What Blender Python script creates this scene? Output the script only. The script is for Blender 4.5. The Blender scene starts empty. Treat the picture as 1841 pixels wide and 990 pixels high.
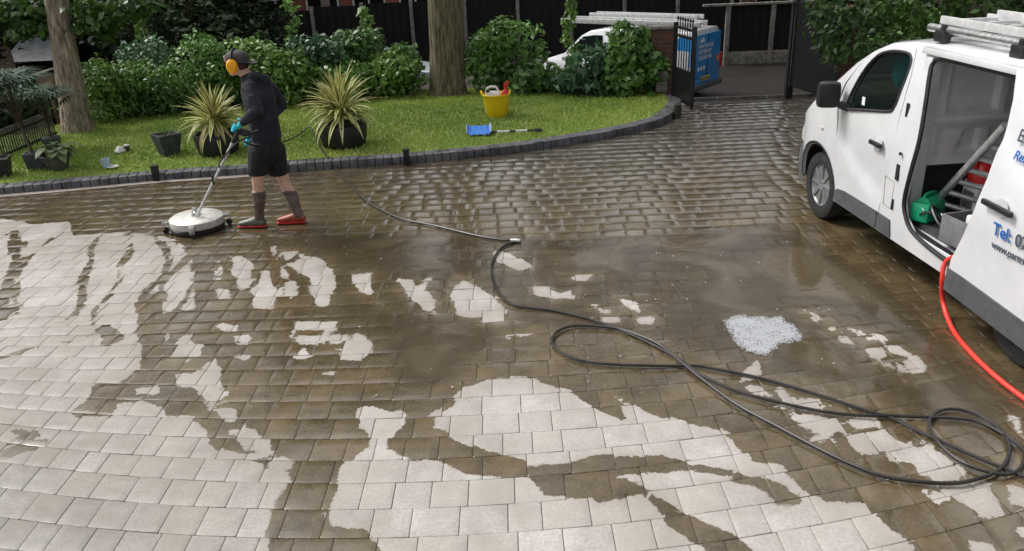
import bpy, bmesh, math, random
import numpy as np
from mathutils import Vector, Matrix
from mathutils.geometry import delaunay_2d_cdt, tessellate_polygon
random.seed(7); rng = np.random.default_rng(7)
C = bpy.context.scene.collection
R = math.radians

# ------------------------------------------------------------------ camera
F, PITCH, ROLL, H = 1450.0, 0.40, -0.04, 2.6
cr, sr, cp, sp = math.cos(ROLL), math.sin(ROLL), math.cos(PITCH), math.sin(PITCH)
TRIG = (cr, sr, cp, sp)
cam_d = bpy.data.cameras.new("camera"); cam = bpy.data.objects.new("camera", cam_d); C.objects.link(cam)
right = Vector((cr, sr*sp, sr*cp)); fwd = Vector((0, cp, -sp)); up = right.cross(fwd)
M3 = Matrix((right, up, -fwd)).transposed()
cam.matrix_world = Matrix.Translation((0, 0, H)) @ M3.to_4x4()
cam_d.sensor_width = 36; cam_d.lens = 36*F/1841; cam_d.clip_start = 0.05; cam_d.clip_end = 2000
bpy.context.scene.camera = cam

# ------------------------------------------------------------------ world, sun, exposure
SUN_EL, SUN_AZ = R(52), R(-64)          # azimuth clockwise from +Y
w = bpy.data.worlds.new("World"); bpy.context.scene.world = w; w.use_nodes = True
nt = w.node_tree; bg = nt.nodes['Background']
sky = nt.nodes.new('ShaderNodeTexSky'); sky.sky_type = 'NISHITA'; sky.sun_disc = False
sky.sun_elevation = SUN_EL; sky.sun_rotation = SUN_AZ; sky.air_density = 1.0; sky.dust_density = 6.0; sky.ozone_density = 0.6
hs = nt.nodes.new('ShaderNodeHueSaturation'); hs.inputs['Saturation'].default_value = 0.18
nt.links.new(sky.outputs[0], hs.inputs['Color']); nt.links.new(hs.outputs[0], bg.inputs[0])
bg.inputs[1].default_value = 0.15
sd = bpy.data.lights.new("sun", 'SUN'); sun = bpy.data.objects.new("sun", sd); C.objects.link(sun)
sd.energy = 1.5; sd.angle = R(12); sd.color = (1.0, 0.96, 0.9)
sdir = Vector((math.sin(SUN_AZ)*math.cos(SUN_EL), math.cos(SUN_AZ)*math.cos(SUN_EL), math.sin(SUN_EL)))
sun.rotation_euler = sdir.to_track_quat('Z', 'Y').to_euler()
sc = bpy.context.scene
sc.view_settings.view_transform = 'Standard'; sc.view_settings.look = 'None'; sc.view_settings.gamma = 1
sc.view_settings.exposure = 0.32
sc.view_settings.use_curve_mapping = False
sc.render.engine = 'CYCLES'
sc.render.resolution_x = 1024; sc.render.resolution_y = 551

# ------------------------------------------------------------------ helpers: places
def ray(u, v):
    cr, sr, cp, sp = TRIG
    a = (u-920.5)/F; b = (v-495)/F
    a, b = cr*a+sr*b, -sr*a+cr*b
    return np.array([a, cp-b*sp, -sp-b*cp])
def G(u, v, z=0.0):
    d = ray(u, v); t = (z-H)/d[2]
    return Vector((d[0]*t, d[1]*t, z))
def Y_(u, v, y):
    d = ray(u, v); t = y/d[1]
    return Vector((d[0]*t, y, H+d[2]*t))
def gz(y):
    if y < 12.9: return 0.0
    return -0.18*(y-12.9) if y < 20.9 else -1.44 - 0.012*min(y-20.9, 7)

# ------------------------------------------------------------------ helpers: meshes
def link(name, me, mat=None, parent=None):
    o = bpy.data.objects.new(name, me); C.objects.link(o)
    if mat: me.materials.append(mat)
    if parent: o.parent = parent
    return o
def tag(o, label=None, cat=None, group=None, kind=None):
    if label: o['label'] = label
    if cat: o['category'] = cat
    if group: o['group'] = group
    if kind: o['kind'] = kind
    return o
def thing(name, label, cat, loc=(0, 0, 0), rz=0, group=None):
    o = bpy.data.objects.new(name, None); C.objects.link(o); o.location = loc; o.rotation_euler[2] = rz
    o.empty_display_size = .1
    return tag(o, label, cat, group)
class MB:
    def __init__(s): s.v = []; s.f = []
    def add(s, vs, fs):
        n = len(s.v); s.v += [tuple(p) for p in vs]; s.f += [tuple(i+n for i in f) for f in fs]; return s
    def box(s, c, size, rot=None, bev=0.0):
        x, y, z = [q/2 for q in size]; c = Vector(c)
        if bev > 0:
            b = min(bev, x*.9, y*.9, z*.9); bm = bmesh.new()
            bmesh.ops.create_cube(bm, size=1); bmesh.ops.scale(bm, vec=size, verts=bm.verts)
            bmesh.ops.bevel(bm, geom=bm.edges[:], offset=b, segments=2, affect='EDGES', profile=.6)
            vs = [v.co.copy() for v in bm.verts]; bm.verts.index_update(); fs = [[v.index for v in f.verts] for f in bm.faces]; bm.free()
        else:
            vs = [Vector((i, j, k)) for i in (-x, x) for j in (-y, y) for k in (-z, z)]
            fs = [(0, 1, 3, 2), (4, 6, 7, 5), (0, 4, 5, 1), (2, 3, 7, 6), (0, 2, 6, 4), (1, 5, 7, 3)]
        if rot is not None:
            m = rot if isinstance(rot, Matrix) else Matrix.Rotation(rot, 3, 'Z')
            vs = [m @ p for p in vs]
        return s.add([p+c for p in vs], fs)
    def bar(s, a, b, wd, ht=None, upv=(0, 0, 1), bev=0):
        a, b = Vector(a), Vector(b); d = b-a; L = d.length; d.normalize(); upv = Vector(upv)
        if abs(d.dot(upv)) > .98: upv = Vector((0, 1, 0))
        sd_ = d.cross(upv).normalized(); u2 = sd_.cross(d)
        m = Matrix((d, sd_, u2)).transposed()
        return s.box((a+b)/2, (L, wd, ht or wd), m, bev)
    def tube(s, pts, r, n=8, cap=True, closed=False):
        pts = [Vector(p) for p in pts]; k = len(pts); rs = r if hasattr(r, '__len__') else [r]*k
        vs = []; prev = None
        for i, p in enumerate(pts):
            if closed: t = (pts[(i+1) % k]-pts[i-1])
            else: t = pts[min(i+1, k-1)]-pts[max(i-1, 0)]
            if t.length < 1e-9: t = Vector((0, 0, 1))
            t.normalize()
            if prev is None:
                a = Vector((0, 0, 1)) if abs(t.z) < .9 else Vector((1, 0, 0)); x = t.cross(a).normalized()
            else:
                x = prev - t*prev.dot(t); x.normalize()
            prev = x; y = t.cross(x)
            for j in range(n):
                an = 2*math.pi*j/n; vs.append(p+(x*math.cos(an)+y*math.sin(an))*rs[i])
        fs = []
        for i in range(k if closed else k-1):
            i2 = (i+1) % k
            for j in range(n): fs.append((i*n+j, i*n+(j+1) % n, i2*n+(j+1) % n, i2*n+j))
        if cap and not closed: fs += [tuple(range(n))[::-1], tuple((k-1)*n+j for j in range(n))]
        return s.add(vs, fs)
    def lathe(s, prof, n=24, c=(0, 0, 0), sx=1, sy=1, m=None, wob=0):
        vs = []; c = Vector(c)
        for r, z in prof:
            for j in range(n):
                a = 2*math.pi*j/n; q = 1+wob*math.sin(3*a+z*9)+wob*.7*math.sin(5*a+1+z*5)
                p = Vector((r*math.cos(a)*sx*q, r*math.sin(a)*sy*q, z))
                vs.append(c+(m @ p if m else p))
        fs = [(i*n+j, i*n+(j+1) % n, (i+1)*n+(j+1) % n, (i+1)*n+j) for i in range(len(prof)-1) for j in range(n)]
        if prof[0][0] > 1e-4: fs.append(tuple(range(n))[::-1])
        if prof[-1][0] > 1e-4: fs.append(tuple((len(prof)-1)*n+j for j in range(n)))
        return s.add(vs, fs)
    def prism(s, poly, y0, y1, plane='xz'):
        n = len(poly)
        if plane == 'xz': P = lambda p, y: Vector((p[0], y, p[1]))
        else: P = lambda p, z: Vector((p[0], p[1], z))
        vs = [P(p, y0) for p in poly]+[P(p, y1) for p in poly]
        fs = [(i, (i+1) % n, n+(i+1) % n, n+i) for i in range(n)]
        for t in tessellate_polygon([[Vector((p[0], p[1], 0)) for p in poly]]):
            fs.append(tuple(t)); fs.append(tuple(n+i for i in t)[::-1])
        return s.add(vs, fs)
    def build(s, name, mat, parent=None, smooth=True, fix=True, autosmooth=40):
        me = bpy.data.meshes.new(name); me.from_pydata(s.v, [], s.f); me.update()
        if fix:
            bm = bmesh.new(); bm.from_mesh(me); bmesh.ops.recalc_face_normals(bm, faces=bm.faces); 
            if smooth:
                for e in bm.edges:
                    if len(e.link_faces) == 2 and e.calc_face_angle(0) > R(autosmooth): e.smooth = False
                for f in bm.faces: f.smooth = True
            bm.to_mesh(me); bm.free()
        return link(name, me, mat, parent)
def np_mesh(name, V, Fq, mat, parent=None, attrs=None, smooth=False):
    V = np.asarray(V, dtype=np.float32); Fq = np.asarray(Fq, dtype=np.int32); k = Fq.shape[1]
    me = bpy.data.meshes.new(name)
    me.vertices.add(len(V)); me.vertices.foreach_set('co', V.ravel())
    me.loops.add(Fq.size); me.loops.foreach_set('vertex_index', Fq.ravel())
    me.polygons.add(len(Fq)); me.polygons.foreach_set('loop_start', np.arange(0, Fq.size, k, dtype=np.int32))
    me.polygons.foreach_set('loop_total', np.full(len(Fq), k, dtype=np.int32))
    if smooth: me.polygons.foreach_set('use_smooth', np.ones(len(Fq), dtype=bool))
    me.update(calc_edges=True); me.validate()
    for n_, (dom, arr) in (attrs or {}).items():
        a = me.attributes.new(n_, 'FLOAT', dom); a.data.foreach_set('value', np.asarray(arr, dtype=np.float32))
    return link(name, me, mat, parent)
def smooth_path(pts, n=6):
    pts = [Vector(p) for p in pts]; out = []
    for i in range(len(pts)-1):
        p0 = pts[max(i-1, 0)]; p1 = pts[i]; p2 = pts[i+1]; p3 = pts[min(i+2, len(pts)-1)]
        for k in range(n):
            t = k/n
            out.append(.5*((2*p1)+(p2-p0)*t+(2*p0-5*p1+4*p2-p3)*t*t+(3*p1-p0-3*p2+p3)*t**3))
    out.append(pts[-1]); return out

# ------------------------------------------------------------------ helpers: materials
def mat(name, col, rough=.5, metal=0, var=.0, vscale=8, bump=0, bscale=40, spec=.5, trans=0, col2=None, rvar=0, coat=0, stretch=(1, 1, 1)):
    m = bpy.data.materials.new(name); m.use_nodes = True; n = m.node_tree; b = n.nodes['Principled BSDF']; L = n.links
    b.inputs['Roughness'].default_value = rough; b.inputs['Metallic'].default_value = metal
    b.inputs['Specular IOR Level'].default_value = spec; b.inputs['Coat Weight'].default_value = coat
    b.inputs['Base Color'].default_value = (*col, 1)
    if trans: b.inputs['Transmission Weight'].default_value = trans
    tc = n.nodes.new('ShaderNodeTexCoord'); mp = n.nodes.new('ShaderNodeMapping'); mp.inputs['Scale'].default_value = stretch
    L.new(tc.outputs['Object'], mp.inputs[0])
    if var or col2:
        no = n.nodes.new('ShaderNodeTexNoise'); no.inputs['Scale'].default_value = vscale; no.inputs['Detail'].default_value = 6; no.inputs['Roughness'].default_value = .65
        L.new(mp.outputs[0], no.inputs['Vector'])
        rp = n.nodes.new('ShaderNodeValToRGB'); rp.color_ramp.elements[0].position = .38; rp.color_ramp.elements[1].position = .62
        c2 = col2 or tuple(min(1, c*(1+var)) for c in col)
        c1 = col if col2 else tuple(c*(1-var) for c in col)
        rp.color_ramp.elements[0].color = (*c1, 1); rp.color_ramp.elements[1].color = (*c2, 1)
        L.new(no.outputs['Fac'], rp.inputs[0]); L.new(rp.outputs[0], b.inputs['Base Color'])
        if rvar:
            mr = n.nodes.new('ShaderNodeMapRange'); mr.inputs[3].default_value = rough-rvar; mr.inputs[4].default_value = rough+rvar
            L.new(no.outputs['Fac'], mr.inputs[0]); L.new(mr.outputs[0], b.inputs['Roughness'])
    if bump:
        nb = n.nodes.new('ShaderNodeTexNoise'); nb.inputs['Scale'].default_value = bscale; nb.inputs['Detail'].default_value = 5
        L.new(mp.outputs[0], nb.inputs['Vector'])
        bp = n.nodes.new('ShaderNodeBump'); bp.inputs['Strength'].default_value = 1; bp.inputs['Distance'].default_value = bump
        L.new(nb.outputs['Fac'], bp.inputs['Height']); L.new(bp.outputs[0], b.inputs['Normal'])
    return m
def leaf_mat(name, dark, light, rough=.4, tr=.25, lo=.0, hi=1.0):
    m = bpy.data.materials.new(name); m.use_nodes = True; n = m.node_tree; L = n.links; b = n.nodes['Principled BSDF']
    at = n.nodes.new('ShaderNodeAttribute'); at.attribute_name = 'rnd'
    rp = n.nodes.new('ShaderNodeValToRGB'); rp.color_ramp.elements[0].position = lo; rp.color_ramp.elements[1].position = hi
    rp.color_ramp.elements[0].color = (*dark, 1); rp.color_ramp.elements[1].color = (*light, 1)
    L.new(at.outputs['Fac'], rp.inputs[0]); L.new(rp.outputs[0], b.inputs['Base Color'])
    b.inputs['Roughness'].default_value = rough
    t = n.nodes.new('ShaderNodeBsdfTranslucent'); L.new(rp.outputs[0], t.inputs[0])
    mx = n.nodes.new('ShaderNodeMixShader'); mx.inputs[0].default_value = tr
    L.new(b.outputs[0], mx.inputs[1]); L.new(t.outputs[0], mx.inputs[2]); L.new(mx.outputs[0], n.nodes['Material Output'].inputs[0])
    return m

def leaves(name, blobs, n, size, material, parent, seed=0, aspect=.5, inner=.45, updown=.3, gap=.0, bright=None):
    """many small folded leaf faces spread through the blobs"""
    g = np.random.default_rng(seed); B = np.array(blobs, float)
    vol = (B[:, 3]*B[:, 4]*B[:, 5])**(2/3.); pick = g.choice(len(B), n, p=vol/vol.sum())
    d = g.normal(size=(n, 3)); d /= np.linalg.norm(d, axis=1, keepdims=True)
    r = inner+(1.05-inner)*g.random(n)**.6
    r *= 1+.16*np.sin(d[:, 0]*7+pick*1.3)*np.cos(d[:, 2]*6+pick)+.08*np.sin(d[:, 1]*15)
    P = B[pick, :3]+d*r[:, None]*B[pick, 3:6]
    if gap:
        k = np.sin(P[:, 0]*3.1+seed)*np.sin(P[:, 1]*2.7+1)*np.sin(P[:, 2]*3.7+2)
        keep = k < .55-gap*.6; P = P[keep]; d = d[keep]; n = len(P); pick = pick[keep]
    nor = d*.6+g.normal(size=(n, 3))*.55+np.array([0, -.15, updown]); nor /= np.linalg.norm(nor, axis=1, keepdims=True)
    a = g.normal(size=(n, 3))+np.array([0, 0, -.5]); a -= nor*(a*nor).sum(1, keepdims=True); a /= np.linalg.norm(a, axis=1, keepdims=True)
    b = np.cross(nor, a); s = size*(.6+.8*g.random(n))[:, None]
    V = np.stack([P-a*s*.5, P+b*s*aspect*.5+nor*s*.07, P+a*s*.5-nor*s*.06, P-b*s*aspect*.5+nor*s*.07], 1).reshape(-1, 3)
    Fq = np.arange(4*n).reshape(n, 4)
    clump = .5+.5*np.sin(P[:, 0]*2.3+seed)*np.cos(P[:, 2]*3.1+P[:, 1])
    rnd = np.clip(.55*g.random(n)+.45*clump, 0, 1)
    return np_mesh(name, V, Fq, material, parent, {'rnd': ('FACE', rnd)})

# ------------------------------------------------------------------ materials
M = {}
M['white_paint'] = mat('white_paint', (.66, .67, .69), .22, coat=.6, var=.045, vscale=3, rvar=.04)
M['white_metal'] = mat('white_metal', (.62, .63, .65), .4, var=.12, vscale=5)
M['black_plastic'] = mat('black_plastic', (.018, .018, .02), .4, var=.2, bump=.0008, bscale=200)
M['grey_clad'] = mat('grey_clad', (.085, .09, .1), .55, var=.15, vscale=10, bump=.0006, bscale=300)
M['rubber'] = mat('rubber', (.02, .02, .021), .75, var=.4, vscale=12, bump=.001, bscale=60)
M['rim'] = mat('rim', (.22, .225, .23), .38, metal=.3, var=.2, rvar=.1)
M['alu'] = mat('alu', (.55, .57, .58), .38, metal=.75, var=.15, vscale=20, rvar=.1)
M['alu_old'] = mat('alu_old', (.62, .63, .62), .5, metal=.35, var=.15, vscale=12)
M['steel'] = mat('steel', (.5, .5, .5), .3, metal=.9, var=.2, vscale=30, rvar=.12)
M['seat'] = mat('seat', (.13, .135, .14), .8, var=.3, vscale=12)
M['interior'] = mat('interior', (.035, .036, .038), .7, var=.4, vscale=4)
M['glass'] = mat('glass', (.01, .016, .016), .04, spec=.8)
gm = bpy.data.materials.new('clear_glass'); gm.use_nodes = True
gn = gm.node_tree; pb = gn.nodes['Principled BSDF']; pb.inputs['Base Color'].default_value = (.02, .03, .03, 1); pb.inputs['Roughness'].default_value = .03
tb = gn.nodes.new('ShaderNodeBsdfTransparent'); tb.inputs[0].default_value = (.62, .74, .72, 1); ms = gn.nodes.new('ShaderNodeMixShader'); ms.inputs[0].default_value = .3
gn.links.new(tb.outputs[0], ms.inputs[1]); gn.links.new(pb.outputs[0], ms.inputs[2]); gn.links.new(ms.outputs[0], gn.nodes['Material Output'].inputs[0])
M['clear_glass'] = gm
M['blue_van'] = mat('blue_van', (.015, .24, .60), .3, coat=.4, var=.05)
M['text_dark'] = mat('text_dark', (.06, .08, .11), .5)
M['text_blue'] = mat('text_blue', (.01, .12, .42), .5)
M['text_white'] = mat('text_white', (.8, .8, .8), .5)
M['plate'] = mat('plate', (.62, .5, .06), .5)
M['orange'] = mat('orange', (.8, .2, .06), .5)
M['brick'] = None
M['bark'] = mat('bark', (.15, .115, .085), .9, col2=(.46, .37, .29), vscale=24, bump=.08, bscale=22, stretch=(1, 1, .2))
M['bark_green'] = mat('bark_green', (.07, .06, .035), .9, col2=(.27, .225, .135), vscale=24, bump=.09, bscale=22, stretch=(1, 1, .12))
M['twig'] = mat('twig', (.07, .05, .035), .85, var=.4, vscale=12, bump=.01)
M['soil'] = mat('soil', (.025, .018, .012), .95, var=.6, vscale=5, bump=.03, bscale=12)
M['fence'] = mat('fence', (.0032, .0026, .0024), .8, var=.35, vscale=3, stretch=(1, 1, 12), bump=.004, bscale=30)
M['concrete'] = mat('concrete', (.2, .19, .17), .85, var=.35, vscale=7, bump=.003, bscale=60)
M['concrete_dark'] = mat('concrete_dark', (.10, .095, .085), .85, var=.35, vscale=5, bump=.003, bscale=60)
M['iron'] = mat('iron', (.012, .012, .014), .35, var=.3, vscale=15)
M['hose'] = mat('hose', (.02, .018, .016), .4, var=.4, vscale=6, rvar=.1)
M['hose_red'] = mat('hose_red', (.75, .045, .03), .4, var=.1, vscale=5)
M['yellow'] = mat('yellow', (.82, .55, .01), .42, var=.06)
M['blue_pl'] = mat('blue_pl', (.05, .22, .68), .35, var=.1, vscale=10)
M['pale_blue'] = mat('pale_blue', (.42, .52, .68), .4)
M['red'] = mat('red', (.55, .02, .02), .35, var=.15)
M['green_pl'] = mat('green_pl', (.01, .38, .18), .35, var=.1)
M['white_pl'] = mat('white_pl', (.72, .70, .70), .45, var=.06)
M['grey_pl'] = mat('grey_pl', (.16, .16, .17), .5, var=.15, vscale=10)
M['pot_black'] = mat('pot_black', (.017, .016, .016), .55, var=.45, vscale=9, bump=.004, bscale=30)
M['pot_slate'] = mat('pot_slate', (.055, .06, .066), .6, var=.35, vscale=10, bump=.003, bscale=40)
M['cloth_black'] = mat('cloth_black', (.013, .015, .024), .85, var=.4, vscale=9, bump=.035, bscale=8)
M['cloth_shorts'] = mat('cloth_shorts', (.007, .007, .008), .8, var=.3, vscale=9, bump=.03, bscale=9)
M['skin'] = mat('skin', (.60, .36, .27), .5, var=.12, vscale=14)
M['boot'] = mat('boot', (.13, .092, .078), .5, var=.4, vscale=14, bump=.004, bscale=40)
M['boot_green'] = mat('boot_green', (.10, .12, .09), .4, var=.3, vscale=12)
M['cyan'] = mat('cyan', (.0, .48, .62), .45)
M['ear'] = mat('ear', (.95, .42, .01), .35)
M['cap'] = mat('cap', (.05, .045, .045), .8, var=.3, vscale=20)
M['hair'] = mat('hair', (.05, .02, .015), .8)
M['pinkwood'] = mat('pinkwood', (.25, .16, .12), .8, var=.2)
M['paleslab'] = mat('paleslab', (.55, .47, .42), .7, var=.15)
M['slate_roof'] = mat('slate_roof', (.055, .065, .075), .7, var=.5, vscale=4)
M['house_wall'] = mat('house_wall', (.3, .11, .07), .85, var=.3, vscale=20)
M['house_white'] = mat('house_white', (.7, .7, .68), .6, var=.1)
M['laurel'] = leaf_mat('laurel', (.026, .066, .016), (.19, .39, .075), .38)
M['laurel_bright'] = leaf_mat('laurel_bright', (.035, .08, .017), (.25, .45, .085), .4, .3)
M['bluegreen'] = leaf_mat('bluegreen', (.02, .052, .026), (.14, .29, .13), .4)
M['woods'] = leaf_mat('woods', (.005, .012, .004), (.034, .066, .015), .8, .2)
M['canopy'] = leaf_mat('canopy', (.008, .020, .005), (.06, .12, .02), .45, .35)
M['overhang'] = leaf_mat('overhang', (.012, .038, .008), (.10, .20, .035), .35, .3)
M['russet'] = leaf_mat('russet', (.10, .04, .008), (.35, .16, .02), .45)
M['palm'] = leaf_mat('palm', (.02, .045, .03), (.10, .17, .11), .5)
M['hosta'] = leaf_mat('hosta', (.06, .14, .04), (.42, .48, .25), .45)

def brick_mat(name, c1, c2, mortar, scale):
    m = bpy.data.materials.new(name); m.use_nodes = True; n = m.node_tree; b = n.nodes['Principled BSDF']; L = n.links
    tc = n.nodes.new('ShaderNodeTexCoord'); sx = n.nodes.new('ShaderNodeSeparateXYZ'); L.new(tc.outputs['Object'], sx.inputs[0])
    ad = n.nodes.new('ShaderNodeMath'); L.new(sx.outputs[0], ad.inputs[0]); L.new(sx.outputs[1], ad.inputs[1])
    cx = n.nodes.new('ShaderNodeCombineXYZ'); L.new(ad.outputs[0], cx.inputs[0]); L.new(sx.outputs[2], cx.inputs[1])
    bt = n.nodes.new('ShaderNodeTexBrick'); bt.inputs['Scale'].default_value = scale; L.new(cx.outputs[0], bt.inputs['Vector'])
    bt.inputs['Color1'].default_value = (*c1, 1); bt.inputs['Color2'].default_value = (*c2, 1); bt.inputs['Mortar'].default_value = (*mortar, 1)
    bt.inputs['Mortar Size'].default_value = .012; bt.inputs['Brick Width'].default_value = .225; bt.inputs['Row Height'].default_value = .075
    L.new(bt.outputs[0], b.inputs['Base Color']); b.inputs['Roughness'].default_value = .85
    bp = n.nodes.new('ShaderNodeBump'); bp.inputs['Distance'].default_value = .006; bp.invert = True
    L.new(bt.outputs['Fac'], bp.inputs['Height']); L.new(bp.outputs[0], b.inputs['Normal'])
    return m
M['brick'] = brick_mat('brick', (.16, .055, .035), (.11, .04, .028), (.11, .09, .075), 1.0)

# ================================================================== GROUND
KERB_OUT = [(-900, 445), (-500, 400), (-200, 370), (0, 352), (140, 340), (280, 327), (440, 316), (600, 303), (730, 295), (900, 278), (1000, 264), (1100, 247), (1180, 228), (1212, 210), (1225, 190)]
kout = smooth_path([G(*p) for p in KERB_OUT], 6)
kout.append(Vector((2.82, 13.3, 0)))
KW, KH = 0.20, 0.10
def offset(path, d):
    out = []
    for i, p in enumerate(path):
        t = (path[min(i+1, len(path)-1)]-path[max(i-1, 0)]); t.z = 0; t.normalize()
        out.append(p+Vector((-t.y, t.x, 0))*d)
    return out
kin = offset(kout, KW)
def resample(path, step):
    out = [path[0].copy()]; acc = 0
    for a, b in zip(path, path[1:]):
        L = (b-a).length; s = step-acc
        while s <= L:
            out.append(a+(b-a)*(s/L)); s += step
        acc = (acc+L) % step if L+acc >= step else acc+L
    return out

def sdf_poly(P, poly):
    """signed distance (negative inside) of points P (n,2) to polygon"""
    A = np.asarray(poly, float); B = np.roll(A, -1, 0); d = np.full(len(P), 1e9); inside = np.zeros(len(P), bool)
    for a, b in zip(A, B):
        e = b-a; wv = P-a; t = np.clip((wv@e)/(e@e+1e-12), 0, 1); q = wv-t[:, None]*e; d = np.minimum(d, (q**2).sum(1))
        c = ((a[1] > P[:, 1]) != (b[1] > P[:, 1])); den = (b[1]-a[1]) if abs(b[1]-a[1]) > 1e-12 else 1e-12
        xi = a[0]+(P[:, 1]-a[1])*(b[0]-a[0])/den; inside ^= c & (P[:, 0] < xi)
    d = np.sqrt(d); return np.where(inside, -d, d)
def gp(L): return [tuple(G(*p)[:2]) for p in L]
def z1(L): return gp([(x/1.6226, 380+y/1.6226) for x, y in L])
def z2(L): return gp([(600+x/1.6234, 380+y/1.6234) for x, y in L])
def z8(L): return gp([(1240+x/2.2, 540+y/2.2) for x, y in L])
def z6(L): return gp([(380+x/2.9115, 220+y/2.9115) for x, y in L])
def zA(L): return gp([(x/2.0011, 575+y/2.0) for x, y in L])
def strip(conv, L, wpx):
    """a running trickle: centre line in zoomed pixels, width in metres"""
    return ('s', conv(L), wpx)
WET = [gp([(-900, 250), (300, 250), (900, 120), (1900, 120), (2600, 250), (2600, 800), (2200, 1100), (1760, 1200), (1635, 990), (1617, 967), (1585, 944), (1558, 908), (1485, 904), (1444, 876), (1399, 835), (1349, 831), (1326, 795), (1300, 775), (1240, 760), (1190, 752), (1150, 735), (1120, 712), (1095, 706), (1135, 755), (1120, 760), (1070, 735), (1030, 706), (985, 690), (940, 675), (885, 680), (845, 695), (815, 708), (810, 730), (776, 742), (778, 770), (800, 774), (808, 788),
      (875, 810), (950, 836), (1035, 832), (1080, 818), (1190, 820), (1240, 832), (1330, 848), (1405, 872), (1442, 903), (1400, 905), (1375, 880), (1300, 858), (1240, 846), (1150, 852), (1090, 852), (1145, 868), (1190, 890), (1240, 925), (1340, 975), (1420, 1060), (1350, 1060),
      (1240, 972), (1200, 945), (1150, 895), (1120, 900), (1068, 908), (1060, 897), (980, 895), (945, 862), (895, 852), (835, 850), (800, 828), (770, 822), (740, 826), (697, 805), (695, 790), (715, 770), (722, 758), (720, 735), (702, 745), (690, 737), (662, 731), (648, 735), (640, 768), (660, 778), (660, 800), (625, 828), (608, 870), (600, 895), (582, 935), (590, 950), (660, 958), (700, 1000), (700, 1080), (480, 1080), (480, 985), (490, 940), (499, 900), (518, 865), (508, 848), (480, 845),
      (470, 830), (443, 823), (400, 810), (376, 795), (376, 775), (345, 750), (296, 750), (290, 735), (258, 722), (215, 722), (197, 750), (150, 752), (128, 740), (160, 720), (166, 690), (210, 688), (247, 665), (262, 630), (268, 600), (280, 570), (300, 560), (350, 555), (345, 480), (340, 455), (310, 430), (240, 415), (180, 420), (125, 425), (130, 398), (60, 402), (0, 392), (-900, 470)])]
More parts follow.
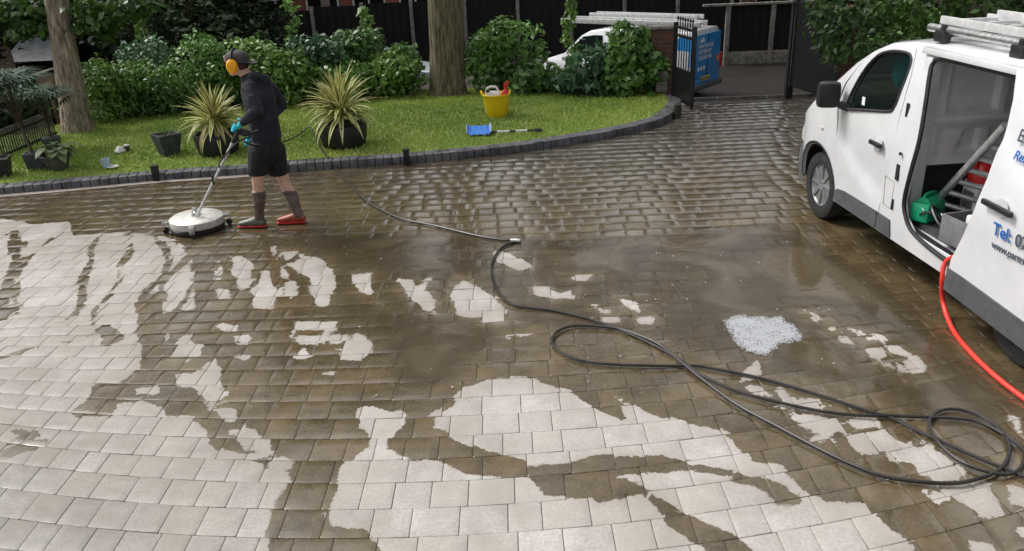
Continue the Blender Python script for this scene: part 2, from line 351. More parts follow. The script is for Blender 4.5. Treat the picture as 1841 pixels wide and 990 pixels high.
DRY_AND_SKY = [zA([(770, 20), (800, 3), (860, 20), (850, 45), (800, 40)]), zA([(840, 60), (900, 48), (920, 70), (880, 92), (845, 82)]), zA([(563, 60), (600, 38), (592, 90), (560, 112)]), zA([(618, 132), (640, 80), (680, 52), (722, 90), (712, 136)]), zA([(630, 145), (690, 143), (680, 156)]), zA([(720, 172), (760, 143), (792, 180), (775, 192), (725, 187)]), zA([(640, 198), (720, 193), (790, 200), (802, 250), (760, 262), (700, 240), (650, 237)]), zA([(715, 253), (832, 250), (827, 305), (740, 292)]), zA([(755, 310), (850, 318), (867, 382), (800, 357)]), zA([(798, 383), (915, 398), (922, 447), (880, 440), (820, 402)]), zA([(928, 428), (967, 433), (962, 462), (924, 452)]), zA([(888, 460), (960, 463), (1058, 520), (1032, 542), (985, 537), (987, 500)]), zA([(1168, 190), (1242, 178), (1212, 194)]), zA([(918, 287), (945, 273), (952, 292)]), zA([(856, 130), (902, 130), (880, 142)]), zA([(493, 245), (562, 240), (562, 262), (498, 262)]), zA([(1055, 5), (1218, 5), (1205, 40), (1110, 40), (1060, 42)]), zA([(1048, 52), (1180, 50), (1170, 95), (1060, 92)]), zA([(1190, 55), (1245, 55), (1250, 88), (1175, 92)]), zA([(1262, 92), (1280, 52), (1320, 75), (1345, 97), (1325, 140), (1285, 140)]), zA([(1060, 138), (1075, 98), (1110, 97), (1120, 135)]), zA([(1180, 98), (1270, 98), (1265, 140), (1230, 137)]), zA([(1275, 98), (1300, 98), (1280, 140), (1272, 138)]),  # pale patches: part dry stone, part mirrored sky put into the colour
       z6([(110, 700), (160, 695), (215, 745), (220, 800), (165, 880), (140, 830), (100, 790)]), z6([(310, 650), (340, 640), (357, 680), (330, 720), (305, 690)]), z6([(385, 665), (415, 655), (425, 700), (395, 720)]),
       z6([(440, 660), (500, 700), (560, 705), (610, 735), (600, 745), (640, 765), (640, 860), (615, 970), (550, 975), (520, 900), (500, 810), (430, 760), (400, 740), (470, 730)]), z6([(250, 765), (310, 770), (330, 850), (360, 880), (340, 980), (240, 975), (225, 930), (205, 880), (245, 830)]),
       z6([(20, 720), (70, 755), (50, 820), (0, 825)]), z6([(0, 860), (55, 850), (100, 920), (0, 930)]), z6([(380, 840), (430, 830), (440, 870), (400, 870)]), z6([(400, 880), (450, 890), (440, 940), (400, 930)]),
       z6([(360, 760), (400, 790), (410, 820), (370, 810)]),
       z2([(60, 180), (75, 178), (80, 205), (90, 180), (110, 180), (110, 215), (130, 270), (100, 250), (60, 220)]), z2([(185, 195), (225, 200), (245, 215), (280, 195), (270, 235), (300, 260), (300, 300), (260, 290), (240, 265), (200, 230)]),
       z2([(345, 225), (380, 200), (430, 225), (480, 255), (525, 300), (400, 310), (350, 300), (340, 250)]), z2([(470, 115), (515, 120), (585, 160), (540, 172), (480, 145)]), z2([(585, 215), (640, 225), (660, 235), (695, 225), (712, 255), (640, 255), (590, 240)]),  # first patch paints a sky reflection in the puddle as pale stone
       z2([(680, 185), (760, 185), (735, 202), (695, 200)]), z2([(755, 270), (815, 288), (820, 300), (775, 300)]), z2([(785, 305), (825, 307), (830, 322), (795, 320)]), z2([(820, 245), (880, 260), (915, 300), (870, 300)]), z2([(875, 305), (940, 305), (940, 332), (890, 330)]),
       z2([(500, 360), (585, 350), (580, 364), (510, 370)]), z2([(420, 315), (520, 310), (525, 318), (430, 322)]),
       z8([(230, 340), (290, 350), (320, 380), (260, 370)]), z8([(370, 385), (500, 390), (640, 430), (560, 425), (500, 430), (440, 430)]), z8([(340, 420), (390, 415), (420, 450), (520, 455), (600, 470), (612, 515), (510, 515), (440, 490), (390, 460)]), z8([(330, 330), (380, 345), (382, 378), (345, 365)]),
       z8([(620, 530), (700, 520), (770, 515), (850, 560), (880, 525), (900, 570), (1000, 600), (1080, 680), (1060, 700), (1000, 710), (880, 690), (870, 650), (800, 630), (770, 600), (680, 600), (640, 560)]), z8([(885, 530), (960, 560), (915, 572)]), z8([(620, 465), (740, 460), (770, 505), (640, 510)]),
       z8([(440, 30), (500, 50), (550, 78), (500, 80)]), z8([(545, 90), (580, 108), (560, 124)]), z8([(600, 100), (680, 120), (690, 135), (740, 130), (780, 155), (740, 165), (690, 165), (640, 120)]), z8([(580, 140), (650, 150), (665, 175), (600, 165)]),
       z8([(700, 185), (760, 185), (770, 205), (770, 225), (720, 225)]), z8([(770, 180), (830, 180), (880, 215), (870, 225), (800, 205)]), z8([(750, 235), (790, 245), (800, 262), (770, 258)]), z8([(810, 235), (860, 270), (835, 280)]), z8([(840, 240), (900, 235), (935, 275), (880, 285)]),
       z8([(910, 750), (1020, 755), (1040, 790), (980, 810)]), z8([(1030, 750), (1180, 725), (1240, 850), (1200, 850), (1150, 860), (1120, 820), (1050, 800)]), z8([(1250, 450), (1322, 470), (1322, 540), (1280, 515)]), z8([(1250, 720), (1400, 770), (1400, 840), (1280, 800)]), z8([(470, 545), (560, 550), (570, 565), (510, 572)]), z8([(730, 690), (795, 700), (785, 715)]),
       z8([(270, 240), (200, 320), (270, 300)]), z8([(1110, 840), (1150, 845), (1140, 870)]), z8([(1110, 960), (1180, 970), (1230, 1040), (1140, 1030)]), z8([(895, 935), (925, 950), (915, 965)]), z8([(1290, 900), (1330, 895), (1360, 960), (1310, 940)])]
WET2 = [strip(z1, [(290, 70), (265, 110), (268, 140), (240, 200), (240, 260), (215, 300), (175, 325)], .045), strip(z1, [(370, 60), (380, 100), (365, 140), (345, 165), (345, 200), (310, 250), (275, 290), (275, 340), (300, 345)], .05),
        strip(z1, [(435, 60), (480, 105), (487, 160), (450, 215), (415, 245)], .06), strip(z1, [(550, 130), (520, 165), (480, 200), (462, 260), (455, 310)], .045), strip(z1, [(560, 200), (545, 250), (510, 290), (480, 320)], .05), strip(z1, [(615, 130), (600, 200), (605, 260), (600, 320)], .16),
        strip(z1, [(275, 340), (240, 375), (150, 385), (60, 410), (-40, 440)], .035), strip(z1, [(300, 340), (340, 370), (320, 380)], .12), strip(z1, [(40, 60), (45, 160), (15, 220), (10, 310)], .10), strip(z1, [(70, 90), (40, 180), (50, 300)], .06),
        strip(z1, [(150, 80), (90, 130), (40, 190)], .03), strip(z1, [(40, 640), (90, 655), (40, 665)], .08), strip(z1, [(-10, 720), (60, 690), (110, 680)], .09), strip(z1, [(440, 250), (440, 340), (450, 400), (440, 460)], .2)]
PUDDLE = gp([(380, 440), (540, 425), (800, 415), (1000, 425), (1200, 420), (1400, 395), (1560, 480), (1700, 600), (1860, 740), (2000, 850), (1700, 780), (1500, 690), (1300, 650), (1150, 600), (980, 590), (900, 620), (845, 650), (830, 690), (760, 705), (700, 690), (690, 640), (600, 560), (560, 470)])
def wet_sdf(P):
    d = np.full(len(P), 9.0)
    for p in WET: d = np.minimum(d, sdf_poly(P, p))
    for p in DRY_AND_SKY:
        b0 = np.min(p, 0)-.3; b1 = np.max(p, 0)+.3; k = ((P > b0) & (P < b1)).all(1)
        if k.any(): d[k] = np.maximum(d[k], -sdf_poly(P[k], p))
    for _, L, wd in WET2:
        e = np.full(len(P), 9.0)
        L = [tuple(q[:2]) for q in smooth_path([Vector((a, b, 0)) for a, b in L], 4)]
        for a, b in zip(L, L[1:]):
            a = np.array(a); b = np.array(b); v = b-a; wv = P-a; t = np.clip((wv@v)/(v@v+1e-12), 0, 1); e = np.minimum(e, np.sqrt(((wv-t[:, None]*v)**2).sum(1)))
        d = np.minimum(d, e-wd/2)
    return np.clip(d, -.5, .5)
PUD_HOLES = None
LAWN = [tuple(p[:2]) for p in kin]+[(3.2, 16.5), (-14, 17.5), (-16, 8)]
def warp(x, y):
    fade = np.clip((5.6-y)/2.2, 0, 1); return y+.055*(np.clip(x+.4, -3.2, 3.2))**2*fade
def pavers():
    V = []; Fc = []; rnd = []; nv = 0; y = 1.6; row = 0
    lawn = np.array(LAWN)
    while y < 14.6:
        h = .208 if row % 3 else .200
        x = -9.5-random.random()*.3
        x1 = 7.5
        while x < x1:
            cyy = y; wd = random.choice((.255, .235, .235, .19, .165, .21))*(.80 if (x < -1.1 or x > 1.7) and cyy < 7 else 1); cx, cy = x+wd/2, y+h/2
            ok = True
            if cy > 8.3:
                if sdf_poly(np.array([[cx, cy]]), lawn)[0] < -.16: ok = False
            if cy > 12.5 and cx < 2.7: ok = False
            # skip what the frame can never show
            if abs(cx) > .72*cy*1.05+2.4 and cy < 8: ok = False
            if ok:
                near = cy < 8.2; nx, ny = (8, 6) if near else (4, 4)
                g = .0022; xs = np.linspace(x+g, x+wd-g, nx+1); ys = np.linspace(y+g, y+h-g, ny+1)
                X, Yg = np.meshgrid(xs, ys, indexing='ij'); 
                tx, ty = random.gauss(0, .005), random.gauss(0, .005); dz = random.gauss(0, .0009)
                Z = dz+tx*(X-cx)+ty*(Yg-cy)
                edge = (X < xs[0]+1e-6) | (X > xs[-1]-1e-6) | (Yg < ys[0]+1e-6) | (Yg > ys[-1]-1e-6)
                if True:
                    inner_x = np.where(np.abs(X-cx) > wd/2-g-1e-6, 0, 1)
                    # pull first ring close to the edge for a small rounded arris
                    xs2 = xs.copy(); xs2[1] = xs[0]+.007; xs2[-2] = xs[-1]-.007; ys2 = ys.copy(); ys2[1] = ys[0]+.007; ys2[-2] = ys[-1]-.007
                    X, Yg = np.meshgrid(xs2, ys2, indexing='ij')
                Z = Z-np.where(edge, .0016, 0)
                n = (nx+1)*(ny+1); top = np.stack([X.ravel(), Yg.ravel(), Z.ravel()], 1)
                ii, jj = np.meshgrid(np.arange(nx), np.arange(ny), indexing='ij'); a = (ii*(ny+1)+jj).ravel()
                f = np.stack([a, a+ny+1, a+ny+2, a+1], 1)
                # skirt: corner ring
                c = [0, nx*(ny+1), nx*(ny+1)+ny, ny]
                low = top[c].copy(); low[:, 2] = -.02
                ff = np.array([[c[k], n+k, n+(k+1) % 4, c[(k+1) % 4]] for k in range(4)])
                V.append(np.vstack([top, low])); Fc.append(np.vstack([f, ff])+nv); rnd.append(np.full(len(f)+4, random.random())); nv += n+4
            x += wd
        y += h; row += 1
    V = np.vstack(V); Fc = np.vstack(Fc); rnd = np.concatenate(rnd)
    V[:, 1] = warp(V[:, 0], V[:, 1])
    ang = -.0; 
    zz = np.where(V[:, 1] > 12.9, -.18*(V[:, 1]-12.9), 0); V[:, 2] += zz
    s = wet_sdf(V[:, :2].astype(float))
    x, yy = V[:, 0], V[:, 1]
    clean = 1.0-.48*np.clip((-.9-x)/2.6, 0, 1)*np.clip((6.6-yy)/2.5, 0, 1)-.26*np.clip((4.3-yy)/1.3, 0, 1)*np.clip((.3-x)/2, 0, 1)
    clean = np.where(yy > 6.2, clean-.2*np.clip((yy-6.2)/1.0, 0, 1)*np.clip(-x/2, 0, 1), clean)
    pd = sdf_poly(V[:, :2].astype(float), PUDDLE)
    return V, Fc, rnd, s, clean, np.clip(pd, -.6, .6)
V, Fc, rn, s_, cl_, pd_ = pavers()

def paving_mat():
    m = bpy.data.materials.new('wet_paving'); m.use_nodes = True; n = m.node_tree; L = n.links; b = n.nodes['Principled BSDF']
    N = n.nodes.new
    def attr(a):
        q = N('ShaderNodeAttribute'); q.attribute_name = a; return q.outputs['Fac']
    tc = N('ShaderNodeTexCoord'); co = tc.outputs['Object']
    def noise(sc, det=4, ro=.6, vec=None, dist=0):
        q = N('ShaderNodeTexNoise'); q.inputs['Scale'].default_value = sc; q.inputs['Detail'].default_value = det; q.inputs['Roughness'].default_value = ro; q.inputs['Distortion'].default_value = dist
        L.new(vec or co, q.inputs['Vector']); return q.outputs['Fac']
    def math_(op, a, b_=None, clamp=False):
        q = N('ShaderNodeMath'); q.operation = op; q.use_clamp = clamp
        for i, v in enumerate((a, b_)):
            if v is None: continue
            if isinstance(v, (int, float)): q.inputs[i].default_value = v
            else: L.new(v, q.inputs[i])
        return q.outputs[0]
    def mix(f, a, b_):
        q = N('ShaderNodeMix'); q.data_type = 'RGBA'
        if isinstance(f, (int, float)): q.inputs[0].default_value = f
        else: L.new(f, q.inputs[0])
        for i, v in ((6, a), (7, b_)):
            if isinstance(v, tuple): q.inputs[i].default_value = (*v, 1)
            else: L.new(v, q.inputs[i])
        return q.outputs[2]
    def rng_(v, a, b_, c=0, d=1):
        q = N('ShaderNodeMapRange'); L.new(v, q.inputs[0]); q.inputs[1].default_value = a; q.inputs[2].default_value = b_; q.inputs[3].default_value = c; q.inputs[4].default_value = d; return q.outputs[0]
    wn = math_('ADD', math_('MULTIPLY', math_('SUBTRACT', noise(7, 4), .5), .07), math_('MULTIPLY', math_('SUBTRACT', noise(38, 3), .5), .045))
    wv = math_('ADD', attr('wet'), wn)
    wv = math_('ADD', wv, math_('MULTIPLY', math_('SUBTRACT', attr('rnd'), .5), .045))
    sw = rng_(noise(1.1, 3), .54, .7, .003, .018)
    wet = math_('SUBTRACT', .5, math_('MULTIPLY', math_('DIVIDE', wv, sw), .5), True)
    halo = rng_(wv, .22, .0)
    # dry stone; its pale tone also paints sky mirrored in the water film
    dry = mix(rng_(noise(2.6, 7, .7), .34, .66), (.33, .305, .288), (.54, .512, .492))
    dry = mix(rng_(noise(60, 5, .75), .42, .62, 0, .6), dry, (.26, .235, .205))
    dry = mix(rng_(noise(22, 6, .8), .60, .70, 0, .75), dry, (.15, .13, .105))
    dry = mix(rng_(attr('rnd'), 0, 1, 0, .55), dry, (.33, .30, .265))
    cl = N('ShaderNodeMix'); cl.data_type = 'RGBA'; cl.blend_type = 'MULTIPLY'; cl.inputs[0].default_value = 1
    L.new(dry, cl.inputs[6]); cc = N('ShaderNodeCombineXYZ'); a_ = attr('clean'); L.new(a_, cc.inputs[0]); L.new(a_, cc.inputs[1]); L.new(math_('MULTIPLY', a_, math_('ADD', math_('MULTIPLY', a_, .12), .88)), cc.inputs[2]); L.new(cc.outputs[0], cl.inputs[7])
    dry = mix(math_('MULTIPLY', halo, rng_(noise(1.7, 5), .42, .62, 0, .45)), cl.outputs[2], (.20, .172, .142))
    # wet stone
    wc = mix(rng_(noise(3.0, 6, .7), .35, .68), (.058, .041, .018), (.145, .107, .056))
    wc = mix(rng_(attr('rnd'), 0, 1, 0, .45), wc, (.05, .037, .022))
    wc = mix(rng_(noise(45, 5, .7), .5, .68, 0, .4), wc, (.19, .155, .105))
    # far part: swept dirt and suds in streaks
    mp = N('ShaderNodeMapping'); mp.inputs['Scale'].default_value = (.7, 3.2, 1); L.new(co, mp.inputs[0])
    st = noise(1.6, 6, .68, mp.outputs[0], 1.2)
    sp_ = N('ShaderNodeSeparateXYZ'); L.new(co, sp_.inputs[0])
    far = rng_(sp_.outputs[1], 8.0, 10.5)
    fe = rng_(sp_.outputs[0], -3.5, 1.5)
    wc = mix(math_('MULTIPLY', math_('MULTIPLY', far, fe), .75), wc, mix(rng_(st, .35, .66), (.013, .012, .01), (.17, .158, .14)))
    col = mix(wet, dry, wc); L.new(col, b.inputs['Base Color'])
    wr = math_('ADD', rng_(noise(9, 5), .35, .68, .03, .24), 0.0)
    wr = math_('ADD', wr, math_('MULTIPLY', far, .05))
    rr = N('ShaderNodeMix'); rr.data_type = 'FLOAT'; L.new(wet, rr.inputs[0]); L.new(rng_(noise(4, 5), .35, .65, .38, .72), rr.inputs[2]); L.new(wr, rr.inputs[3]); L.new(rr.outputs[0], b.inputs['Roughness'])
    # bump
    hgt = math_('ADD', math_('MULTIPLY', noise(90, 4), .0012), math_('MULTIPLY', noise(14, 3), .0022))
    bp = N('ShaderNodeBump'); bp.inputs['Distance'].default_value = 1; L.new(hgt, bp.inputs['Height'])
    bs = N('ShaderNodeMix'); bs.data_type = 'FLOAT'; L.new(wet, bs.inputs[0]); bs.inputs[2].default_value = 1.0; bs.inputs[3].default_value = .55; L.new(bs.outputs[0], bp.inputs['Strength'])
    L.new(bp.outputs[0], b.inputs['Normal']); b.inputs['Specular IOR Level'].default_value = .5; b.inputs['Coat Roughness'].default_value = .06; L.new(math_('MULTIPLY', math_('ADD', math_('MULTIPLY', wet, .65), .35), rng_(noise(2.3, 5), .38, .6, .1, .95)), b.inputs['Coat Weight']); L.new(bp.outputs[0], b.inputs['Coat Normal'])
    return m
M['paving'] = paving_mat()
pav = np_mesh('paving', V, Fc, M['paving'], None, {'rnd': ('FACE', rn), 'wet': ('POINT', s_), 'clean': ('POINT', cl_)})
tag(pav, kind='structure')

# joint sand bed + far ground sheet
def sheet(name, mat_, pts_rows, z_off):
    m = MB(); nx = len(pts_rows[0])
    vs = [Vector((x, y, gz(y)+z_off)) for rw in pts_rows for (x, y) in rw]
    fs = [(i*nx+j, i*nx+j+1, (i+1)*nx+j+1, (i+1)*nx+j) for i in range(len(pts_rows)-1) for j in range(nx-1)]
    m.add(vs, fs); return m.build(name, mat_, None, smooth=False)
ys = [-300, -60, -6, 0, 4, 8, 12.9, 14, 16, 18, 20.9, 24, 27, 40, 120, 900]
xs = [-900, -200, -60, -30, -12, -6, 0, 6, 12, 30, 60, 200, 900]
M['joint'] = mat('joint', (.075, .063, .048), .4, var=.4, vscale=12)
gsh = sheet('ground', M['joint'], [[(x, y) for x in xs] for y in ys], -.008); tag(gsh, kind='structure')
soil = MB(); sp_poly = [(-16, 10.5), (-7.4, 11.6), (-6.8, 12.9), (-3.4, 14.2), (-1, 14.6), (1.0, 14.1), (2.75, 13.35), (3.05, 13.5), (3.05, 19), (-16, 19)]
M['asphalt'] = mat('asphalt', (.024, .02, .018), .4, var=.3, vscale=3, bump=.003, bscale=120)
rd = sheet('road', M['asphalt'], [[(x, y) for x in xs] for y in (14.9, 16, 18, 20.9, 24, 28.1)], .004); tag(rd, kind='structure')
# dropped kerb line between drive and road
kb = MB()
for i in range(8): kb.box((2.95+i*.9+.45, 14.75, gz(14.75)+.015), (.88, .14, .09), Matrix.Rotation(-.18, 3, 'X') @ Matrix.Rotation(.03, 3, 'Z'), .01)
tag(kb.build('road_kerb', M['concrete_dark']), kind='structure')

# muddy puddle film lying on the pavers
def puddle():
    P = np.array(PUDDLE); x0, y0 = P.min(0)-.3; x1, y1 = P.max(0)+.3; st = .05
    xs = np.arange(x0, x1, st); yy = np.arange(y0, y1, st); X, Yg = np.meshgrid(xs, yy, indexing='ij')
    Q = np.stack([X.ravel(), Yg.ravel()], 1); d = np.maximum(sdf_poly(Q, PUDDLE)+0.0, wet_sdf(Q)+.015)
    nx, ny = X.shape; ii, jj = np.meshgrid(np.arange(nx-1), np.arange(ny-1), indexing='ij'); a = (ii*ny+jj).ravel()
    Fq = np.stack([a, a+ny, a+ny+1, a+1], 1); keep = (d[Fq] < .09).any(1); Fq = Fq[keep]
    used = np.unique(Fq); re = np.full(len(Q), -1); re[used] = np.arange(len(used)); Fq = re[Fq]
    VV = np.column_stack([Q[used], np.full(len(used), .0035)])
    m = bpy.data.materials.new('muddy_water'); m.use_nodes = True; n = m.node_tree; L = n.links; b = n.nodes['Principled BSDF']; N = n.nodes.new
    at = N('ShaderNodeAttribute'); at.attribute_name = 'd'; tc = N('ShaderNodeTexCoord')
    n1 = N('ShaderNodeTexNoise'); n1.inputs['Scale'].default_value = 5; n1.inputs['Detail'].default_value = 6; L.new(tc.outputs['Object'], n1.inputs['Vector'])
    n2 = N('ShaderNodeTexNoise'); n2.inputs['Scale'].default_value = 1.3; n2.inputs['Detail'].default_value = 5; n2.inputs['Distortion'].default_value = .8; L.new(tc.outputs['Object'], n2.inputs['Vector'])
    ad = N('ShaderNodeMath'); ad.operation = 'MULTIPLY_ADD'; L.new(n1.outputs['Fac'], ad.inputs[0]); ad.inputs[1].default_value = .12; L.new(at.outputs['Fac'], ad.inputs[2])
    mr = N('ShaderNodeMapRange'); L.new(ad.outputs[0], mr.inputs[0]); mr.inputs[1].default_value = .06; mr.inputs[2].default_value = -.16; mr.inputs[3].default_value = 0; mr.inputs[4].default_value = .95
    mr2 = N('ShaderNodeMapRange'); L.new(n2.outputs['Fac'], mr2.inputs[0]); mr2.inputs[1].default_value = .36; mr2.inputs[2].default_value = .56; mr2.inputs[3].default_value = .35
    mu = N('ShaderNodeMath'); mu.operation = 'MULTIPLY'; L.new(mr.outputs[0], mu.inputs[0]); L.new(mr2.outputs[0], mu.inputs[1])
    rp = N('ShaderNodeValToRGB'); rp.color_ramp.elements[0].position = .38; rp.color_ramp.elements[1].position = .62; rp.color_ramp.elements[0].color = (.056, .042, .024, 1); rp.color_ramp.elements[1].color = (.094, .073, .045, 1)
    L.new(n2.outputs['Fac'], rp.inputs[0]); L.new(rp.outputs[0], b.inputs['Base Color']); b.inputs['Roughness'].default_value = .07
    n3 = N('ShaderNodeTexNoise'); n3.inputs['Scale'].default_value = 9; n3.inputs['Detail'].default_value = 4; n3.inputs['Distortion'].default_value = .6; L.new(tc.outputs['Object'], n3.inputs['Vector'])
    bp = N('ShaderNodeBump'); bp.inputs['Distance'].default_value = .0022; L.new(n3.outputs['Fac'], bp.inputs['Height']); L.new(bp.outputs[0], b.inputs['Normal'])
    tr = N('ShaderNodeBsdfTransparent'); mx = N('ShaderNodeMixShader'); L.new(mu.outputs[0], mx.inputs[0]); L.new(tr.outputs[0], mx.inputs[1]); L.new(b.outputs[0], mx.inputs[2]); L.new(mx.outputs[0], n.nodes['Material Output'].inputs[0])
    o = np_mesh('puddle_water', VV, Fq, m, None, {'d': ('POINT', d[used])}, smooth=True); tag(o, kind='structure')
puddle()

# kerb of dark bricks on edge
kb = MB(); kp = resample(kout, .105)
for i in range(len(kp)-1):
    a, b_ = kp[i], kp[i+1]
    if a.x < -13: continue
    t = (b_-a).normalized(); nrm = Vector((-t.y, t.x, 0)); m3 = Matrix((t, nrm, Vector((0, 0, 1)))).transposed()
    c = (a+b_)/2+nrm*(KW/2+random.gauss(0, .002)); kb.box((c.x, c.y, KH/2-.01+random.gauss(0, .0015)), ((b_-a).length*.93, KW, KH+.02), m3, .008)
M['kerbbrick'] = mat('kerbbrick', (.05, .05, .058), .5, col2=(.15, .148, .16), vscale=5, bump=.002, bscale=60, rvar=.12)
tag(kb.build('kerb', M['kerbbrick']), kind='structure')
# pale mortar haunch along the foot of the kerb
mh = MB(); oo = offset(kout, -.05); pts = [(p, q) for p, q in zip(oo, kout) if -13 < p.x < -3.0]
for (p, q), (p2, q2) in zip(pts, pts[1:]): mh.add([(p.x, p.y, .003), (p2.x, p2.y, .003), (q2.x, q2.y, .016), (q.x, q.y, .016)], [(0, 1, 2, 3)])
tag(mh.build('kerb_haunch', M['paleslab']), kind='structure')

# lawn
def lawn():
    P = np.array([tuple(p[:2]) for p in offset(kout, KW-.01)]+[(2.75, 13.9), (1.2, 14.6), (-1, 15.6), (-3.4, 14.9), (-5.6, 13.9), (-6.9, 13.4), (-7.3, 12.4), (-8.2, 11.2), (-14, 9.5)])
    st = .14; x0, y0 = P.min(0); x1, y1 = P.max(0)
    bnd = [Vector(p) for p in P]; inn = []
    for x in np.arange(x0, x1, st):
        for y in np.arange(y0, y1, st): inn.append((x+random.uniform(-.03, .03), y+random.uniform(-.03, .03)))
    inn = np.array(inn); inn = inn[sdf_poly(inn, P) < -.06]
    nb = len(bnd); vs = bnd+[Vector(p) for p in inn]
    r = delaunay_2d_cdt(vs, [(i, (i+1) % nb) for i in range(nb)], [], 1, 1e-5)
    co = [(p.x, p.y, .085+.02*math.sin(p.x*1.7)*math.cos(p.y*1.3)-(.15*max(0, p.y-12.9)*.35)) for p in r[0]]
    m = MB(); m.v = co; m.f = [tuple(f) for f in r[2]]
    mt = bpy.data.materials.new('lawn_mat'); mt.use_nodes = True; n = mt.node_tree; L = n.links; b = n.nodes['Principled BSDF']; N = n.nodes.new
    tc = N('ShaderNodeTexCoord'); n1 = N('ShaderNodeTexNoise'); n1.inputs['Scale'].default_value = 1.1; n1.inputs['Detail'].default_value = 6
    L.new(tc.outputs['Object'], n1.inputs['Vector']); rp = N('ShaderNodeValToRGB'); rp.color_ramp.elements[0].position = .35; rp.color_ramp.elements[0].color = (.10, .18, .024, 1); rp.color_ramp.elements[1].position = .65; rp.color_ramp.elements[1].color = (.19, .24, .055, 1)
    L.new(n1.outputs['Fac'], rp.inputs[0]); L.new(rp.outputs[0], b.inputs['Base Color']); b.inputs['Roughness'].default_value = .9
    o = m.build('lawn', mt); tag(o, kind='structure')
    # blades
    n_ = 90000; Q = np.column_stack([rng.uniform(-9.5, 3.2, n_), rng.uniform(9.2, 16, n_)]); Q = Q[sdf_poly(Q, P) < -.01]; n_ = len(Q)
    z = .085+.02*np.sin(Q[:, 0]*1.7)*np.cos(Q[:, 1]*1.3)-.0525*np.maximum(0, Q[:, 1]-12.9)-.008
    h = .028+.03*rng.random(n_); a = rng.uniform(0, 6.28, n_); wv = .009+.009*rng.random(n_); lean = rng.normal(0, .022, (n_, 2))
    B = np.column_stack([Q, z]); dx = np.column_stack([np.cos(a)*wv, np.sin(a)*wv, np.zeros(n_)])
    tip = B+np.column_stack([lean, h]); VV = np.stack([B-dx, B+dx, tip], 1).reshape(-1, 3)
    k = .5+.5*np.sin(Q[:, 0]*1.3+.5*np.sin(Q[:, 1]*2))*np.sin(Q[:, 1]*1.7+Q[:, 0]*.4); k2 = .5+.5*np.sin(Q[:, 0]*5)*np.cos(Q[:, 1]*6+Q[:, 0]*2)
    nearkerb = np.clip(1-np.abs(sdf_poly(Q, P))/.8, 0, 1)
    rnd = np.clip(.4*rng.random(n_)+.25*k+.15*k2+.2*nearkerb, 0, 1)
    go = np_mesh('grass', VV, np.arange(3*n_).reshape(n_, 3), leaf_mat('grass_blades', (.12, .23, .024), (.54, .62, .14), .6, .3), None, {'rnd': ('FACE', rnd)})
    tag(go, 'short mown grass covering the raised lawn behind the brick kerb', 'grass', kind='stuff')
lawn()
# bark-mulch bed behind the lawn
m = MB(); bp_ = [(-16, 9.4), (-8.2, 11.1), (-7.3, 12.3), (-6.9, 13.3), (-5.6, 13.7), (-3.4, 14.6), (-1, 15.2), (1.2, 14.3), (2.75, 13.6), (3.0, 13.55), (3.0, 17.5), (-16, 17.5)]
nb = len(bp_); vs = [Vector(p) for p in bp_]+[Vector((x, y)) for x in np.arange(-15.5, 2.8, .5) for y in np.arange(10, 17.3, .5) if sdf_poly(np.array([[x, y]]), bp_)[0] < -.1]
r = delaunay_2d_cdt(vs, [(i, (i+1) % nb) for i in range(nb)], [], 1, 1e-5)
m.v = [(p.x, p.y, .075+random.uniform(0, .04)-.0525*max(0, p.y-12.9)) for p in r[0]]; m.f = [tuple(f) for f in r[2]]
tag(m.build('planting_bed', M['soil']), kind='structure')

# suds: one foam patch + scattered flecks
def foam():
    poly = gp([(1300, 576), (1330, 566), (1362, 572), (1400, 570), (1428, 585), (1442, 603), (1436, 614), (1408, 618), (1392, 632), (1385, 641), (1345, 636), (1322, 618), (1310, 598)])
    P = np.array(poly); Q = rng.uniform(P.min(0), P.max(0), (30000, 2)); d = sdf_poly(Q, poly); d += .018*np.sin(Q[:, 0]*40)*np.cos(Q[:, 1]*37); dens = .25+.75*rng.random(len(Q)) ; Q = Q[(d < .03) & (rng.random(len(Q)) < np.clip(.16-d*14, 0, 1)*(.8+.2*np.sin(Q[:, 0]*23+np.sin(Q[:, 1]*31)*2)))]
    n_ = len(Q); r = .0018+.0035*rng.random(n_)**2; B = np.column_stack([Q, .005+rng.random(n_)*.003])
    o6 = np.array([[1, 0, 0], [0, 1, 0], [-1, 0, 0], [0, -1, 0], [0, 0, 1]]); VV = (B[:, None]+o6[None]*r[:, None, None]).reshape(-1, 3)
    f = np.array([[0, 1, 4], [1, 2, 4], [2, 3, 4], [3, 0, 4]]); Fq = (f[None]+5*np.arange(n_)[:, None, None]).reshape(-1, 3)
    fm = mat('foam', (.42, .435, .46), .2); o = np_mesh('soap_foam', VV, Fq, fm)
    tag(o, 'oval patch of white bubbly soap foam floating on the brown puddle', 'foam', kind='stuff')
    # flecks
    Q = np.vstack([rng.uniform((-2.5, 4.3), (3.0, 8.2), (300, 2)), rng.normal((1.3, 5.6), (.5, .5), (90, 2))]); Q = Q[wet_sdf(Q) < -.05]; n_ = len(Q); r = .002+.008*rng.random(n_)**4
    B = np.column_stack([Q, np.full(n_, .006)]); o6 = np.array([[1, .2, 0], [.3, 1, 0], [-1, .4, 0], [-.5, -1, 0], [0, 0, .5]]); VV = (B[:, None]+o6[None]*r[:, None, None]).reshape(-1, 3)
    Fq = (f[None]+5*np.arange(n_)[:, None, None]).reshape(-1, 3); o = np_mesh('suds_flecks', VV, Fq, fm); tag(o, 'tiny pale suds and leaf flecks floating on the puddle', 'suds', kind='stuff')
foam()

